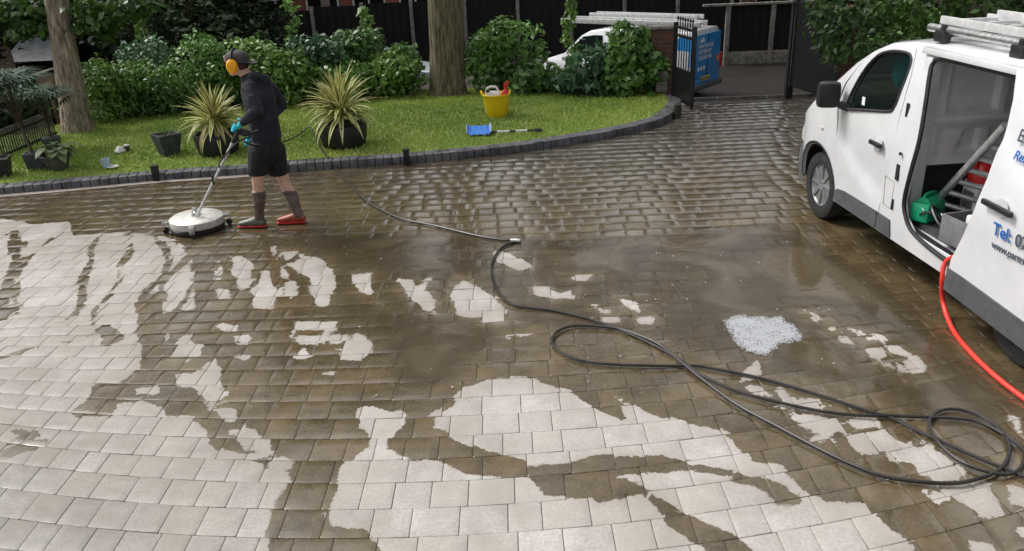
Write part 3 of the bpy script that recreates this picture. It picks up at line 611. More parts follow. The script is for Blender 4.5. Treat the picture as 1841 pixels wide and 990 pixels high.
# ================================================================== PANEL VAN (right)
VQ = (2.8494629, 8.17285091, -1.50516214, -0.04596218, 0.94109856)
def inset(x, z):
    t = max(0, z-.95); s = .05*t+.17*t*t
    l = max(0, .5-z); s += .12*l*l
    f = max(0, .75-x); s += .75*f*f
    return s - .046*max(z, 0)
vb = Vector((math.cos(VQ[2]), math.sin(VQ[2]), 0)); vi = Vector((-vb.y, vb.x, 0))
if vi.x < 0: vi = -vi
VAN_M = Matrix.Translation((VQ[0], VQ[1], 0)) @ (Matrix((vb, vi, Vector((0, 0, 1)))).transposed()*VQ[4]).to_4x4()

def poly_panel(outer, holes, fmap, thick, step=.12, close=None):
    """curved sheet from a 2D outline with holes; fmap(x,z)->Vector; thickness inward"""
    def dens(L):
        out = []
        for a, b in zip(L, L[1:]+L[:1]):
            d = math.dist(a, b); k = max(1, int(d/.07))
            for i in range(k): out.append((a[0]+(b[0]-a[0])*i/k, a[1]+(b[1]-a[1])*i/k))
        return out
    loops = [dens(list(outer))]+[dens(list(h)) for h in holes]
    vs = []; ed = []
    for Lp in loops:
        n0 = len(vs); vs += [Vector(p) for p in Lp]; ed += [(n0+i, n0+(i+1) % len(Lp)) for i in range(len(Lp))]
    A = np.array(loops[0]); x0, z0 = A.min(0); x1, z1_ = A.max(0)
    gx, gz_ = np.meshgrid(np.arange(x0+.03, x1, step), np.arange(z0+.03, z1_, step)); Q = np.column_stack([gx.ravel(), gz_.ravel()])
    if len(Q):
        k = sdf_poly(Q, loops[0]) < -.03
        for h in loops[1:]: k &= sdf_poly(Q, h) > .03
        vs += [Vector(q) for q in Q[k]]
    r = delaunay_2d_cdt(vs, ed, [], 0, 1e-6)
    cen = np.array([[sum(r[0][i].x for i in f)/len(f), sum(r[0][i].y for i in f)/len(f)] for f in r[2]])
    ok = sdf_poly(cen, loops[0]) < 0
    for h in loops[1:]: ok &= sdf_poly(cen, h) > 0
    fs = [tuple(f) for f, o in zip(r[2], ok) if o]
    V0 = [fmap(p.x, p.y) for p in r[0]]; n = len(V0)
    m = MB()
    if thick == 0: return m.add(V0, fs)
    V1 = [v+Vector((0, thick, 0)) for v in V0]
    cnt = {}
    for f in fs:
        for a, b in zip(f, f[1:]+f[:1]): cnt[(a, b)] = 1
    rim = [(a, b) for (a, b) in cnt if (b, a) not in cnt]
    m.add(V0+V1, fs+[tuple(n+i for i in f)[::-1] for f in fs]+[(a, b, n+b, n+a)[::-1] for a, b in rim])
    return m
def sidemap(off=0, crease=None):
    def f(x, z):
        s = inset(x, z)+off
        if crease:
            g = crease(x, z); s += .022*(1/(1+math.exp(-g/.022)))*max(0, 1-abs(g)/.75)
        return Vector((x, s, z))
    return f
ztop_pts = [(.0, .70), (.12, .80), (.30, .92), (.42, .98), (.63, 1.10), (.88, 1.29), (1.11, 1.43), (1.36, 1.62), (1.57, 1.74), (1.77, 1.815), (2.1, 1.86), (2.6, 1.885), (3.6, 1.89), (5.0, 1.88)]
def ztop(x):
    for (a, b), (c, d) in zip(ztop_pts, ztop_pts[1:]):
        if x <= c: return b+(d-b)*max(0, (x-a)/(c-a))
    return ztop_pts[-1][1]
WINDOW = [(1.40, 1.21), (1.43, 1.33), (1.52, 1.52), (1.62, 1.65), (1.73, 1.725), (1.9, 1.765), (2.08, 1.775), (2.17, 1.755), (2.215, 1.68), (2.205, 1.46), (2.18, 1.35), (2.11, 1.305), (1.78, 1.25), (1.45, 1.195)]
DOOR = [(1.36, .31), (1.33, .7), (1.30, 1.0), (1.22, 1.24), (1.28, 1.40), (1.42, 1.57), (1.58, 1.70), (1.75, 1.775), (2.0, 1.815), (2.2, 1.82), (2.27, 1.62), (2.29, 1.4), (2.29, .95), (2.21, .67), (2.16, .31)]
OPEN = [(2.47, 1.74), (2.53, 1.785), (2.75, 1.795), (3.75, 1.795), (3.75, .42), (3.12, .42), (2.72, .47), (2.59, .56), (2.55, .68), (2.60, .93), (2.63, 1.2), (2.57, 1.48), (2.50, 1.66)]
def arch(cx, r=.40, n=14, zc=.34): return [(cx+r*math.cos(a), zc+r*1.03*math.sin(a)) for a in [math.pi*i/n for i in range(n+1)]]
def arch_pts(cx): return [(x, z) for x, z in arch(cx)]
van = thing('panel_van', 'white panel van with open sliding side door parked on the wet driveway', 'van')
van.matrix_world = VAN_M
XS_TOP = [.30, .42, .63, .88, 1.11, 1.36, 1.57, 1.77, 2.1, 2.6, 3.2, 4.0, 4.98]
side_outer = [(4.98, .30), (4.38, .30)]+arch_pts(4.03-.03)+[(3.55, .30), (1.335, .30)]+arch_pts(.933)+[(.50, .36), (.50, .62)]+[(x, ztop(x)-.055) for x in [.36, .42, .63, .88, 1.11, 1.36, 1.57, 1.77, 2.1, 2.6, 3.2, 4.0]]+[(4.98, 1.82)]
cr_body = lambda x, z: z-(.52+.55*math.exp(-max(0, x-1.25)*2.1))
b1 = poly_panel(side_outer, [DOOR, OPEN], sidemap(0), .03)
# far side
far = poly_panel(side_outer, [WINDOW], lambda x, z: Vector((x, 1.956-inset(x, z)-.046*z*2, z)), -.03)
b1.add(far.v, far.f)
# top skin: bonnet, windscreen header, roof
def top_loft(xs, mb, off=0, narrow=None):
    rows = []
    for x in xs:
        zt = ztop(x); yn = inset(x, zt-.055); yf = 1.956-inset(x, zt-.055)-.092*zt
        yf = max(yf, yn+.5)
        prof = [(0, -.055), (.022, -.025), (.06, -.006), (.14, .004)]
        if narrow: prof = [(.10, .0), (.2, .004)]
        row = [(yn+a, zt+b+off) for a, b in prof]+[(yn+(yf-yn)*t, zt+.02*math.sin(t*math.pi)+off) for t in (.25, .5, .75)]+[(yf-a, zt+b+off) for a, b in prof[::-1]]
        rows.append([(x, y, z) for y, z in row])
    n = len(rows[0]); mb.add([p for r_ in rows for p in r_], [(i*n+j, i*n+j+1, (i+1)*n+j+1, (i+1)*n+j) for i in range(len(rows)-1) for j in range(n-1)])
top_loft([.30, .36, .42, .50, .63, .75, .88, 1.0, 1.11, 1.24, 1.36, 1.47, 1.57, 1.67, 1.77, 1.9, 2.1, 2.35, 2.6, 3.0, 3.6, 4.3, 4.98], b1)
# pillar pressing and jamb around the opening
b1.box((3.12, .085, .43), (1.3, .17, .06), None, .01); b1.box((3.1, .10, 1.83), (1.5, .12, .05), None, .01)
b1.box((2.44, .10, 1.1), (.10, .10, 1.38), None, .02)
b1.box((4.975, .98, 1.08), (.04, 1.78, 1.5), None, .01)
body = b1.build('body', M['white_paint'], van)
# black door-gap backing
gap = poly_panel([(p[0], p[1]) for p in DOOR], [[(1.42+(p[0]-1.42)*1.0, p[1]) for p in WINDOW]], sidemap(.035), .01); gap.build('door_jamb', M['black_plastic'], body)
def shrink(L, d):
    cx = sum(p[0] for p in L)/len(L); out = []
    n = len(L)
    ar = sum(L[i][0]*L[(i+1) % n][1]-L[(i+1) % n][0]*L[i][1] for i in range(n)); sg = 1 if ar > 0 else -1
    for i in range(n):
        a, b, c = Vector(L[i-1]), Vector(L[i]), Vector(L[(i+1) % n]); e1 = (b-a).normalized(); e2 = (c-b).normalized(); nn = Vector((-(e1+e2).y, (e1+e2).x))
        nn = nn.normalized() if nn.length > 1e-6 else Vector((0, 0)); q = b+nn*d*sg; out.append((q.x, q.y))
    return out
fd = poly_panel(shrink(DOOR, .006), [WINDOW], sidemap(-.002, cr_body), .025, .07).build('front_door', M['white_paint'], van)
poly_panel(shrink(WINDOW, -.001), [], sidemap(.016), 0, .2).build('window', M['clear_glass'], fd, fix=True)
sl = MB(); sl.tube(smooth_path([sidemap(-.001)(*p) for p in shrink(WINDOW, .004)+[shrink(WINDOW, .004)[0]]], 3), .013, 6); sl.build('window_seal', M['rubber'], fd)
def handle(mb, x, z, L, crv=0, off=0):
    s = inset(x, z)+off; mb.box((x, s-.028, z), (L, .03, .038), Matrix.Rotation(crv, 3, 'Y'), .012)
def door_handle(x, z, off, parent, L=.24):
    cup = MB(); cup.lathe([(.0, .0), (.05, .002), (.06, .010)], 16, (x+.02, inset(x, z)+off-.004, z+.005), 1.1, 1, Matrix.Rotation(R(90), 3, 'X')); cup.build('handle_cup', M['white_metal'], parent)
    hb = MB(); handle(hb, x, z, L, .02, off); hb.build('door_handle', M['black_plastic'], parent)
door_handle(2.06, 1.03, 0, fd, .19)
CL1 = [(1.365, .312), (1.36, .41), (1.42, .445), (1.55, .462), (1.9, .465), (2.165, .465), (2.155, .312)]
poly_panel(CL1, [], sidemap(-.012), .02).build('lower_cladding', M['grey_clad'], fd)
cl = poly_panel([(2.175, .312), (2.185, .465), (2.38, .46), (2.40, .312)], [], sidemap(-.012), .02); cl.build('sill_cladding', M['grey_clad'], van)
# fuel flap outline, small details on the pillar
for (x, z, a, h) in ((2.37, 1.37, .035, .11), (2.415, .88, .05, .13), (2.39, .60, .03, .09)): dt = MB(); dt.box((x, inset(x, z)-.002, z), (a, .014, h), None, .012); dt.build('pillar_latch', M['black_plastic'], van)
dt = MB(); dt.lathe([(.014, 0), (.014, .012), (0, .013)], 12, (2.44, inset(2.44, 1.04)-.01, 1.04), m=Matrix.Rotation(R(90), 3, 'X')); dt.build('door_stop', M['black_plastic'], van)
ff = MB(); fl = [(2.235, .80), (2.245, .56), (2.36, .55), (2.385, .78), (2.235, .80)]; ff.tube([sidemap(.001)(*p) for p in fl], .0035, 4); ff.build('fuel_flap_seam', M['black_plastic'], van)
# upper door runner
rl = MB(); rl.box((2.92, inset(2.9, 1.83)-.004, 1.822), (1.2, .03, .026), None, .006); rl.build('door_runner', M['black_plastic'], van)
rs = MB(); rs.tube(smooth_path([sidemap(-.002)(*p) for p in [(3.75, 1.79), (3.2, 1.79), (2.75, 1.79), (2.54, 1.78), (2.48, 1.74), (2.50, 1.66), (2.57, 1.48), (2.63, 1.2), (2.60, .93), (2.555, .69), (2.60, .565), (2.73, .475), (3.12, .425), (3.75, .42)]], 4), .017, 6); rs.build('door_seal', M['rubber'], van)
st = MB(); st.box((3.0, .03, .452), (1.25, .05, .028), Matrix.Rotation(.03, 3, 'Y'), .005); st.build('step_rail', M['black_plastic'], van)
# bumper, arches, mirror, lamps
bp_ = MB(); rows = []
bx = [(-.0, .55), (-.02, .45), (.0, .33), (.04, .25)]
ang = [math.pi*i/12 for i in range(13)]
for (dz, pr) in ((.25, .03), (.36, 0), (.50, -.02), (.60, .0), (.66, .06)):
    rows.append([(.10+pr+.42*(1-math.sin(a)**.6)*1.0, .978-(.978+.0-inset(.5, .4))*math.cos(a)*1.0, dz) for a in ang])
n = 13; bp_.add([p for r_ in rows for p in r_], [(i*n+j, i*n+j+1, (i+1)*n+j+1, (i+1)*n+j) for i in range(4) for j in range(12)])
bp_.build('front_bumper', M['grey_clad'], van)
nose = MB(); rows = []
for (z, pr) in ((.66, .055), (.75, .05), (.85, .10), (.93, .24)):
    rows.append([(.08+pr+.30*(1-math.sin(a)**.6), .978-(.965-inset(.45, .7))*math.cos(a)*(1 if z < .9 else .97), z) for a in ang])
nose.add([p for r_ in rows for p in r_], [(i*n+j, i*n+j+1, (i+1)*n+j+1, (i+1)*n+j) for i in range(3) for j in range(12)]); nose.build('front_panel', M['white_paint'], van)
for y_ in (.22, 1.72):
    hl = MB(); hl.box((.30, y_+(.03 if y_ < 1 else -.03), .82), (.22, .16, .14), Matrix.Rotation(.8 if y_ < 1 else -.8, 3, 'Z'), .04); hl.build('headlight', M['glass'], van)
for cx in (.933, 4.0):
    A = arch(cx, .405); Bn = arch(cx, .43); am = MB()
    am.add([sidemap(-.008)(*p) for p in A]+[sidemap(-.008)(*p) for p in Bn]+[sidemap(.25)(*p) for p in A], [(i, i+1, 15+i+1, 15+i) for i in range(14)]+[(i, i+1, 30+i+1, 30+i) for i in range(14)])
    am.build('wheel_arch', M['black_plastic'], van)
lining = MB(); lining.box((.93, .55, .52), (.95, .75, .5), None); 
def wheel(cx, y, sgn):
    w_ = thing('wheel', None, None); w_.parent = van; w_.location = (cx, y, .335)
    if sgn < 0: w_.rotation_euler[2] = math.pi
    mt = Matrix.Rotation(R(90), 3, 'X')
    ty = MB(); ty.lathe([(.215, -.10), (.29, -.11), (.325, -.095), (.338, -.06), (.338, .06), (.325, .095), (.29, .11), (.215, .10), (.21, 0), (.215, -.10)], 40, m=mt)
    ty.build('tyre', M['rubber'], w_)
    rm = MB(); rm.lathe([(.0, .075), (.05, .085), (.06, .07)], 24, m=mt); rm.lathe([(.19, .075), (.205, .09), (.218, .085), (.218, .04), (.2, .04)], 40, m=mt)
    for k in range(8):
        a = 2*math.pi*k/8; d = Vector((math.cos(a), 0, math.sin(a)))
        rm.bar(d*.045+Vector((0, -.075, 0)), d*.2+Vector((0, -.082, 0)), .030, .02, (0, 1, 0), .006)
    rm.build('rim', M['rim'], w_)
    hub = MB(); hub.lathe([(.21, .0), (.2, .045), (0, .05)], 32, m=mt)
    for k in range(4):
        a = 2*math.pi*k/4+.4; hub.lathe([(.02, .05), (.018, .066), (0, .068)], 8, (math.cos(a)*.12, 0, math.sin(a)*.12), m=mt)
    hub.build('brake_disc', M['white_metal'], w_)
for (cx, y, s) in ((.933, .13, 1), (4.0, .13, 1), (.933, 1.78, -1), (4.0, 1.78, -1)): wheel(cx, y, s)
mi = MB(); mi.box((1.30, -.16, 1.31), (.15, .20, .235), Matrix.Rotation(-.25, 3, 'Z'), .05); mi.bar((1.36, -.08, 1.23), (1.42, .0, 1.20), .05, .07, bev=.015); mi.build('wing_mirror', M['black_plastic'], van)
mi = MB(); mi.box((1.36, 2.03, 1.34), (.13, .2, .25), None, .04); mi.bar((1.40, 1.93, 1.25), (1.45, 1.86, 1.22), .05, .07); mi.build('wing_mirror', M['black_plastic'], van)
ws = MB(); top_loft([.92, 1.0, 1.11, 1.24, 1.36, 1.47, 1.57, 1.67, 1.74], ws, .012, True); ws.build('windscreen', M['clear_glass'], van)
ind = MB(); ind.box((1.0, inset(1.0, .93)-.004, .93), (.05, .012, .022), None, .005); ind.build('side_indicator', M['paleslab'], van)
# underbody, floor, cab
ub = MB(); ub.box((2.55, .98, .36), (4.3, 1.55, .16), None, .02); ub.build('underbody', M['interior'], van)
fl = MB(); fl.box((3.75, .98, .49), (2.5, 1.78, .05)); fl.build('cargo_floor', M['interior'], van)
# bulkhead with pressed ribs
def bulk():
    m_ = MB(); ny, nz = 60, 36; y0, y1, z0, z1_ = .17, 1.80, .92, 1.80; vs = []
    for i in range(ny+1):
        for j in range(nz+1):
            y = y0+(y1-y0)*i/ny; z = z0+(z1_-z0)*j/nz; d = 0
            def sq(a, b, w_=.02): return 1/(1+math.exp(-a/w_*4))*1/(1+math.exp(-b/w_*4))
            d += .03*sq(z-1.34, 1.72-z)*sq(y-.30, .70-y)+.03*sq(z-1.34, 1.72-z)*sq(y-.78, 1.65-y)
            d -= .02*sq(z-1.26, 1.32-z, .012)
            d += .025*sq(z-1.02, 1.20-z)*sq(y-.45-(z-1.0)*.3, .62-y)+.025*sq(z-1.02, 1.20-z)*sq(y-.72, 1.2-y)+.018*sq(z-.95, 1.22-z, .03)*sq(y-.26, 1.55-y, .03)
            vs.append((2.40-d*1.9, y, z))
    m_.add(vs, [(i*(nz+1)+j, i*(nz+1)+j+1, (i+1)*(nz+1)+j+1, (i+1)*(nz+1)+j) for i in range(ny) for j in range(nz)])
    m_.build('bulkhead', mat('bulkhead_paint', (.88, .89, .90), .28, coat=.4, var=.06, vscale=4), van)
    k = MB(); k.box((2.30, .98, .72), (.04, 1.7, .44)); k.box((2.345, .4, .90), (.03, .5, .045), None, .01); k.build('bulkhead_base', M['interior'], van)
bulk()
iw = MB(); iw.box((3.7, 1.80, 1.15), (2.5, .03, 1.3)); 
for x in (2.8, 3.3, 3.9, 4.5): iw.box((x, 1.77, 1.15), (.08, .05, 1.3), None, .01)
iw.build('cargo_lining', M['white_metal'], van)
# cab: seats, dash, steering wheel
cb = MB()
for y in (.45, 1.05, 1.5):
    cb.box((1.95, y, .80), (.5, .46, .16), None, .05); cb.box((2.18, y, 1.13), (.14, .44, .6), Matrix.Rotation(.15, 3, 'Y'), .05); cb.box((2.22, y, 1.52), (.1, .22, .2), None, .04)
cb.build('seat', M['seat'], van)
db = MB(); db.box((1.28, .97, 1.05), (.4, 1.6, .30), None, .08); db.box((1.5, .98, .62), (1.6, 1.6, .06)); db.build('dashboard', M['interior'], van)
jk = blob_free = None
jk = MB(); jk.lathe([(0, -.16), (.07, -.15), (.11, -.06), (.10, .05), (.05, .12), (0, .13)], 14, (1.60, .36, 1.56), .5, 1.0, wob=.12); o = jk.build('teal_shape', mat('teal_matte', (.03, .42, .42), .8, var=.3, vscale=9, bump=.01, bscale=10)); o.matrix_world = VAN_M; tag(o, 'teal shape added inside the cab, seen through the van side window', 'teal_shape')  # added teal shape, standing for teal spots of unclear origin in the window
pp = MB()
for (x, y, z, a) in ((1.42, .60, 1.215, .3), (1.38, .9, 1.22, -.4)): pass
pp.box((1.42, .62, 1.215), (.18, .22, .02), Matrix.Rotation(.3, 3, 'Z') @ Matrix.Rotation(.2, 3, 'Y'), .003); o = pp.build('clipboard', M['text_white']); o.matrix_world = VAN_M; tag(o, 'white papers lying on the dashboard of the panel van', 'papers')
sw = MB(); sw.tube([Vector((1.62+.06*math.cos(a), 1.45+.19*math.sin(a), 1.22+.18*math.cos(a))) for a in [2*math.pi*i/20 for i in range(20)]], .013, 6, closed=True); sw.build('steering_wheel', M['black_plastic'], van)
sk = MB(); sk.box((1.66, inset(1.66, 1.30)+.012, 1.31), (.05, .004, .07)); sk.build('window_sticker', M['text_white'], fd)
# sliding door slid back, standing proud of the flank
SD = [(3.33, .27), (3.36, .50), (3.45, .70), (3.53, .92), (3.59, 1.16), (3.61, 1.43), (3.55, 1.67), (3.46, 1.85), (4.62, 1.85), (4.62, .22)]
cr_sd = lambda x, z: z-(1.16+.44*math.exp(-max(-.2, x-3.46)*3.2))
sdoor = poly_panel(SD, [], sidemap(-.075, cr_sd), .045, .07).build('sliding_door', M['white_paint'], van)
poly_panel([(3.325, .255), (3.352, .43), (3.5, .43), (4.61, .38), (4.61, .20)], [], sidemap(-.088), .02).build('lower_cladding', M['grey_clad'], sdoor)
door_handle(3.79, 1.03, -.077, sdoor, .30)
def text(s, size, name, m_, parent, loc, basis, extr=.0015, align='LEFT', shear=0, xs=1.0, spacing=1):
    cu = bpy.data.curves.new('t', 'FONT'); cu.body = s; cu.size = size; cu.extrude = extr; cu.align_x = align; cu.shear = shear; cu.space_character = spacing; cu.resolution_u = 3; cu.offset = size*.012
    o = bpy.data.objects.new('t', cu); C.objects.link(o); dg = bpy.context.evaluated_depsgraph_get()
    me = bpy.data.meshes.new_from_object(o.evaluated_get(dg)); bpy.data.objects.remove(o); me.name = name
    ob = link(name, me, m_, parent); ob.matrix_local = Matrix.Translation(loc) @ (basis @ Matrix.Diagonal((xs, 1, 1))).to_4x4(); return ob
SB = Matrix((Vector((1, 0, 0)), Vector((0, 0, 1)), Vector((0, -1, 0)))).transposed()
def side_basis(z):
    dz = (inset(3.9, z+.02)-inset(3.9, z-.02))/.04; v_ = Vector((0, dz, 1)).normalized(); x_ = Vector((1, 0, 0)); return Matrix((x_, v_, x_.cross(v_))).transposed()
def stext(s, size, m_, x, z, **k): text(s, size, 'lettering', m_, sdoor, (x, inset(x, z+size*.3)-.084, z), side_basis(z+size*.3), **k)
stext('PARTRIDGE', .11, M['text_dark'], 3.745, 1.62, spacing=1.05)
stext('EXTERIOR CLEANING', .11, M['text_dark'], 3.745, 1.455, spacing=1.05)
stext('Residential', .085, M['text_blue'], 3.77, 1.345, shear=.2)
stext('Tel:', .12, M['text_blue'], 3.765, .845)
stext('07', .12, M['text_dark'], 3.985, .845)
stext('www.partridge', .07, M['text_dark'], 3.775, .755)
# roof bars
for i, x in enumerate((2.36, 3.26, 4.3)):
    rb = MB()
    for y in (inset(x, 1.8)+.10, 1.75): rb = MB(); rb.box((x, y, 1.925), (.13, .07, .09), None, .015); rb.box((x+.02, y-.01, 1.975), (.045, .035, .07), None, .01); rb.build('roof_bar_foot', M['black_plastic'], van)
    rb = MB(); rb.bar((x, .18, 1.965), (x, 1.72, 1.965), .045, .03, bev=.006); rb.build('roof_bar', M['alu'], van)

def ladder(name, label, a, b, wv, n, rr=.014, rail=(.028, .07), group=None, m_='alu_old', box=True, parent_m=None):
    """two rails from a to b, second offset by wv; n rungs"""
    t = thing(name, label, 'ladder', group=group); a, b, wv = Vector(a), Vector(b), Vector(wv)
    if parent_m is not None: a, b = parent_m @ a, parent_m @ b; wv = parent_m.to_3x3() @ wv
    t.location = a; a0 = a.copy(); b = b-a0; a = Vector((0, 0, 0)); d = (b-a).normalized(); nrm = d.cross(wv).normalized()
    for o_ in (Vector((0, 0, 0)), wv):
        r_ = MB()
        if box: r_.bar(a+o_, b+o_, rail[0], rail[1], nrm, .004)
        else: r_.tube([a+o_, b+o_], rail[0], 10)
        r_.build('rail', M[m_], t)
    for i in range(n):
        p = a+(b-a)*((i+.5)/n); q = MB(); q.tube([p, p+wv], rr, 8); q.build('rung', M[m_], t)
    return t
ladder('ladder', 'long aluminium ladder lying flat on the roof bars of the panel van, nearest its side', (2.12, .30, 2.02), (5.0, .30, 2.02), (0, .38, 0), 11, rail=(.026, .055), parent_m=VAN_M)
ladder('ladder', 'aluminium ladder stacked on top of another on the panel van roof, set further back', (2.5, .50, 2.085), (5.0, .50, 2.085), (0, .36, 0), 9, rail=(.026, .055), parent_m=VAN_M)
# roller tube clamp on the rack
rt = MB(); rt.tube([VAN_M @ Vector((2.15, .20, 1.97)), VAN_M @ Vector((4.9, .20, 1.97))], .03, 10); tag(rt.build('pipe_carrier', M['steel']), 'slim metal tube lying along the near edge of the panel van roof bars', 'tube')
# ladder and gear inside
ladder('ladder', 'tubular aluminium ladder leaning inside the open doorway of the panel van', (2.50, .24, .60), (3.14, .27, 1.40), (.17, .25, -.07), 7, .020, (.028, .028), m_='alu', box=False, parent_m=VAN_M)
ladder('ladder', 'second tubular ladder behind the one leaning inside the panel van', (2.72, .46, .60), (3.20, .48, 1.20), (.17, .24, -.07), 6, .015, (.019, .019), m_='alu', box=False, parent_m=VAN_M)
def vobj(mb, name, m_, label, cat, parent=None):
    o = mb.build(name, m_, parent)
    if parent is None: o.matrix_world = VAN_M; tag(o, label, cat)
    return o
gc = thing('fuel_can', 'green plastic fuel can on the front of the van floor', 'can'); gc.matrix_world = VAN_M @ Matrix.Translation((2.57, .17, .515)) @ Matrix.Rotation(.5, 4, 'Z') @ Matrix.Diagonal((1, 1, .66, 1))
q = MB(); q.box((0, 0, .13), (.16, .26, .24), None, .035); q.prism([(-.07, .24), (.07, .24), (.04, .31), (-.02, .31)], -.10, .10); q.build('can_body', M['green_pl'], gc)
q = MB(); q.tube(smooth_path([(0, -.09, .29), (0, -.06, .345), (0, .05, .345), (0, .08, .29)], 4), .014, 8); q.build('handle', M['green_pl'], gc)
q = MB(); q.lathe([(.024, .30), (.024, .335), (0, .336)], 12, (0, .09, 0)); q.build('cap', M['black_plastic'], gc)
jc = thing('chemical_bottle', 'white plastic bottle with a big red top standing behind the van ladder', 'bottle'); jc.matrix_world = VAN_M @ Matrix.Translation((2.62, .54, .515))
q = MB(); q.box((0, 0, .16), (.2, .17, .32), None, .03); q.build('bottle_body', M['white_pl'], jc)
q = MB(); q.lathe([(.105, .31), (.105, .38), (.07, .45), (.04, .47), (0, .47)], 16); q.build('top', M['red'], jc)
q = MB(); q.tube(smooth_path([(.03, -.07, .42), (.035, -.1, .46), (.0, -.09, .52), (-.03, -.04, .47)], 4), .012, 8); q.build('handle', M['red'], jc)
q = MB(); q.box((0, -.088, .17), (.13, .004, .14)); q.build('bottle_label', M['grey_pl'], jc)
gb = thing('storage_box', 'open grey plastic box on the van floor by the sliding door', 'box'); gb.matrix_world = VAN_M @ Matrix.Translation((3.16, .16, .515)) @ Matrix.Rotation(.12, 4, 'Z')
q = MB()
for c_, s_2 in (((0, 0, .01), (.34, .26, .02)), ((0, -.125, .11), (.34, .014, .2)), ((0, .125, .11), (.34, .014, .2)), ((-.165, 0, .11), (.014, .26, .2)), ((.165, 0, .11), (.014, .26, .2))): q.box(c_, s_2, None, .004)
q.build('tub', M['grey_pl'], gb)
q = MB(); q.box((.06, .02, .19), (.16, .15, .10), None, .02); tag(q.build('white_container', M['white_pl']), 'white container lying inside the grey box in the van', 'container').matrix_world = VAN_M @ Matrix.Translation((3.16, .16, .515))
stp = MB(); stp.tube([VAN_M @ Vector(p) for p in smooth_path([(2.60, .12, .54), (2.66, .06, .60), (2.76, .10, .64), (2.85, .16, .58), (2.80, .22, .56), (2.68, .20, .62), (2.72, .10, .68), (2.86, .08, .60), (2.95, .12, .545)], 6)], .010, 6)
tag(stp.build('strap', M['black_plastic']), 'black ratchet strap lying tangled at the foot of the van ladder', 'strap')
bk = MB()
for k, (x, y, z) in enumerate(((2.64, .10, .64), (2.88, .14, .63))): bk.box((x, y, z), (.07, .04, .03), Matrix.Rotation(.6, 3, 'Y'), .006); bk.tube([(x-.04, y-.03, z+.03), (x+.04, y-.03, z-.01)], .006, 6)
bk_o = bk.build('ratchet_buckle', M['steel'], bpy.data.objects['strap']); bk_o.matrix_world = VAN_M

# ================================================================== HOSES
def on(u, v, z=.016): return G(u, v, z)
hz_ = [(438, 256), (462, 262), (492, 262), (516, 252), (538, 240), (556, 226), (565, 240), (572, 262)]
black = [Y_(438, 254, 7.35), Y_(462, 262, 7.5), Y_(500, 256, 8.2), Y_(520, 251, 9.4)]+[on(540, 240, .14), on(556, 228, .14), on(566, 244, .14), on(576, 264, .15), on(588, 281, .125), on(601, 300, .02)]
black += [on(*p) for p in [(630, 332), (665, 365), (720, 392), (780, 405), (860, 424), (905, 431), (929, 433)]]
black += [on(600+x/1.6234, 380+y/1.6234) for x, y in [(490, 105), (462, 150), (466, 200), (492, 247), (540, 275), (640, 289), (740, 311), (830, 343), (900, 373), (960, 403)]]
z8p = lambda L, z=.016: [on(1240+x/2.2, 540+y/2.2, z) for x, y in L]
black += z8p([(-30, 240), (60, 302), (200, 362), (350, 402), (500, 434), (640, 452), (800, 456), (950, 461), (1060, 466), (1150, 482), (1250, 532), (1318, 590), (1322, 640), (1280, 682), (1200, 682), (1080, 640), (1000, 580), (957, 520), (950, 470), (990, 435), (1060, 430), (1150, 455), (1230, 510), (1265, 580), (1250, 640), (1215, 675), (1150, 702), (1050, 722), (900, 716), (750, 690), (600, 630), (480, 570), (350, 500), (200, 420), (100, 350), (0, 272)], .022)
black += [on(600+x/1.6234, 380+y/1.6234, .02) for x, y in [(960, 395), (900, 365), (830, 342), (750, 333), (690, 335), (650, 352), (638, 382), (668, 412), (730, 436), (820, 446), (950, 450)]]
black += z8p([(20, 258), (100, 270), (250, 300), (400, 340), (550, 385), (700, 435), (800, 465), (900, 515), (1000, 560), (1150, 625), (1250, 665), (1340, 700), (1500, 740)])
hs_ = MB(); hs_.tube(smooth_path(black, 7), .0100, 8)
ph_ = tag(hs_.build('pressure_hose', M['hose']), 'long black hose snaking and looping over the wet paving to the cleaning machine', 'hose')
cq = MB(); c0, c1 = on(918, 432, .02), on(936, 433, .02); cq.tube([c0, c0.lerp(c1, .5), c1], [.02, .024, .02], 10); cq.build('coupling', M['steel'], ph_)
red = [VAN_M @ Vector((3.52, .22, .53)), VAN_M @ Vector((3.36, .04, .53)), Y_(1703, 468, (VAN_M @ Vector((3.22, -.02, .5))).y), Y_(1694, 500, 5.12), on(1696, 545, .10), on(1712, 590, .022), on(1742, 630, .02), on(1785, 672, .02), on(1841, 716, .02), on(1960, 800, .02)]
hs_ = MB(); hs_.tube(smooth_path(red, 8), .0165, 10); tag(hs_.build('supply_hose', M['hose_red']), 'thick orange-red hose hanging out of the open van doorway onto the ground', 'hose')

# ================================================================== PERSON AND CLEANING MACHINE
def skin_mesh(name, nodes, edges, root, material, parent, sub=2, sm=True):
    """nodes {name: (Vector, radius or (rx, ry))}; one continuous surface grown round the joints"""
    me = bpy.data.meshes.new(name); bm = bmesh.new(); lay = bm.verts.layers.skin.verify(); ix = {}
    for k, (p, r) in nodes.items():
        v = bm.verts.new(p); v[lay].radius = r if hasattr(r, '__len__') else (r, r); v[lay].use_root = (k == root); ix[k] = v
    for a, b in edges: bm.edges.new((ix[a], ix[b]))
    bm.to_mesh(me); bm.free(); o = link(name, me, material, parent)
    sk_ = o.modifiers.new('Skin', 'SKIN'); sk_.use_smooth_shade = True; sk_.branch_smoothing = .6
    s2 = o.modifiers.new('Sub', 'SUBSURF'); s2.levels = sub; s2.render_levels = sub
    dg = bpy.context.evaluated_depsgraph_get(); me2 = bpy.data.meshes.new_from_object(o.evaluated_get(dg)); o.modifiers.clear(); old = o.data; o.data = me2
    me2.name = name; bpy.data.meshes.remove(old)
    for p in me2.polygons: p.use_smooth = True
    return o
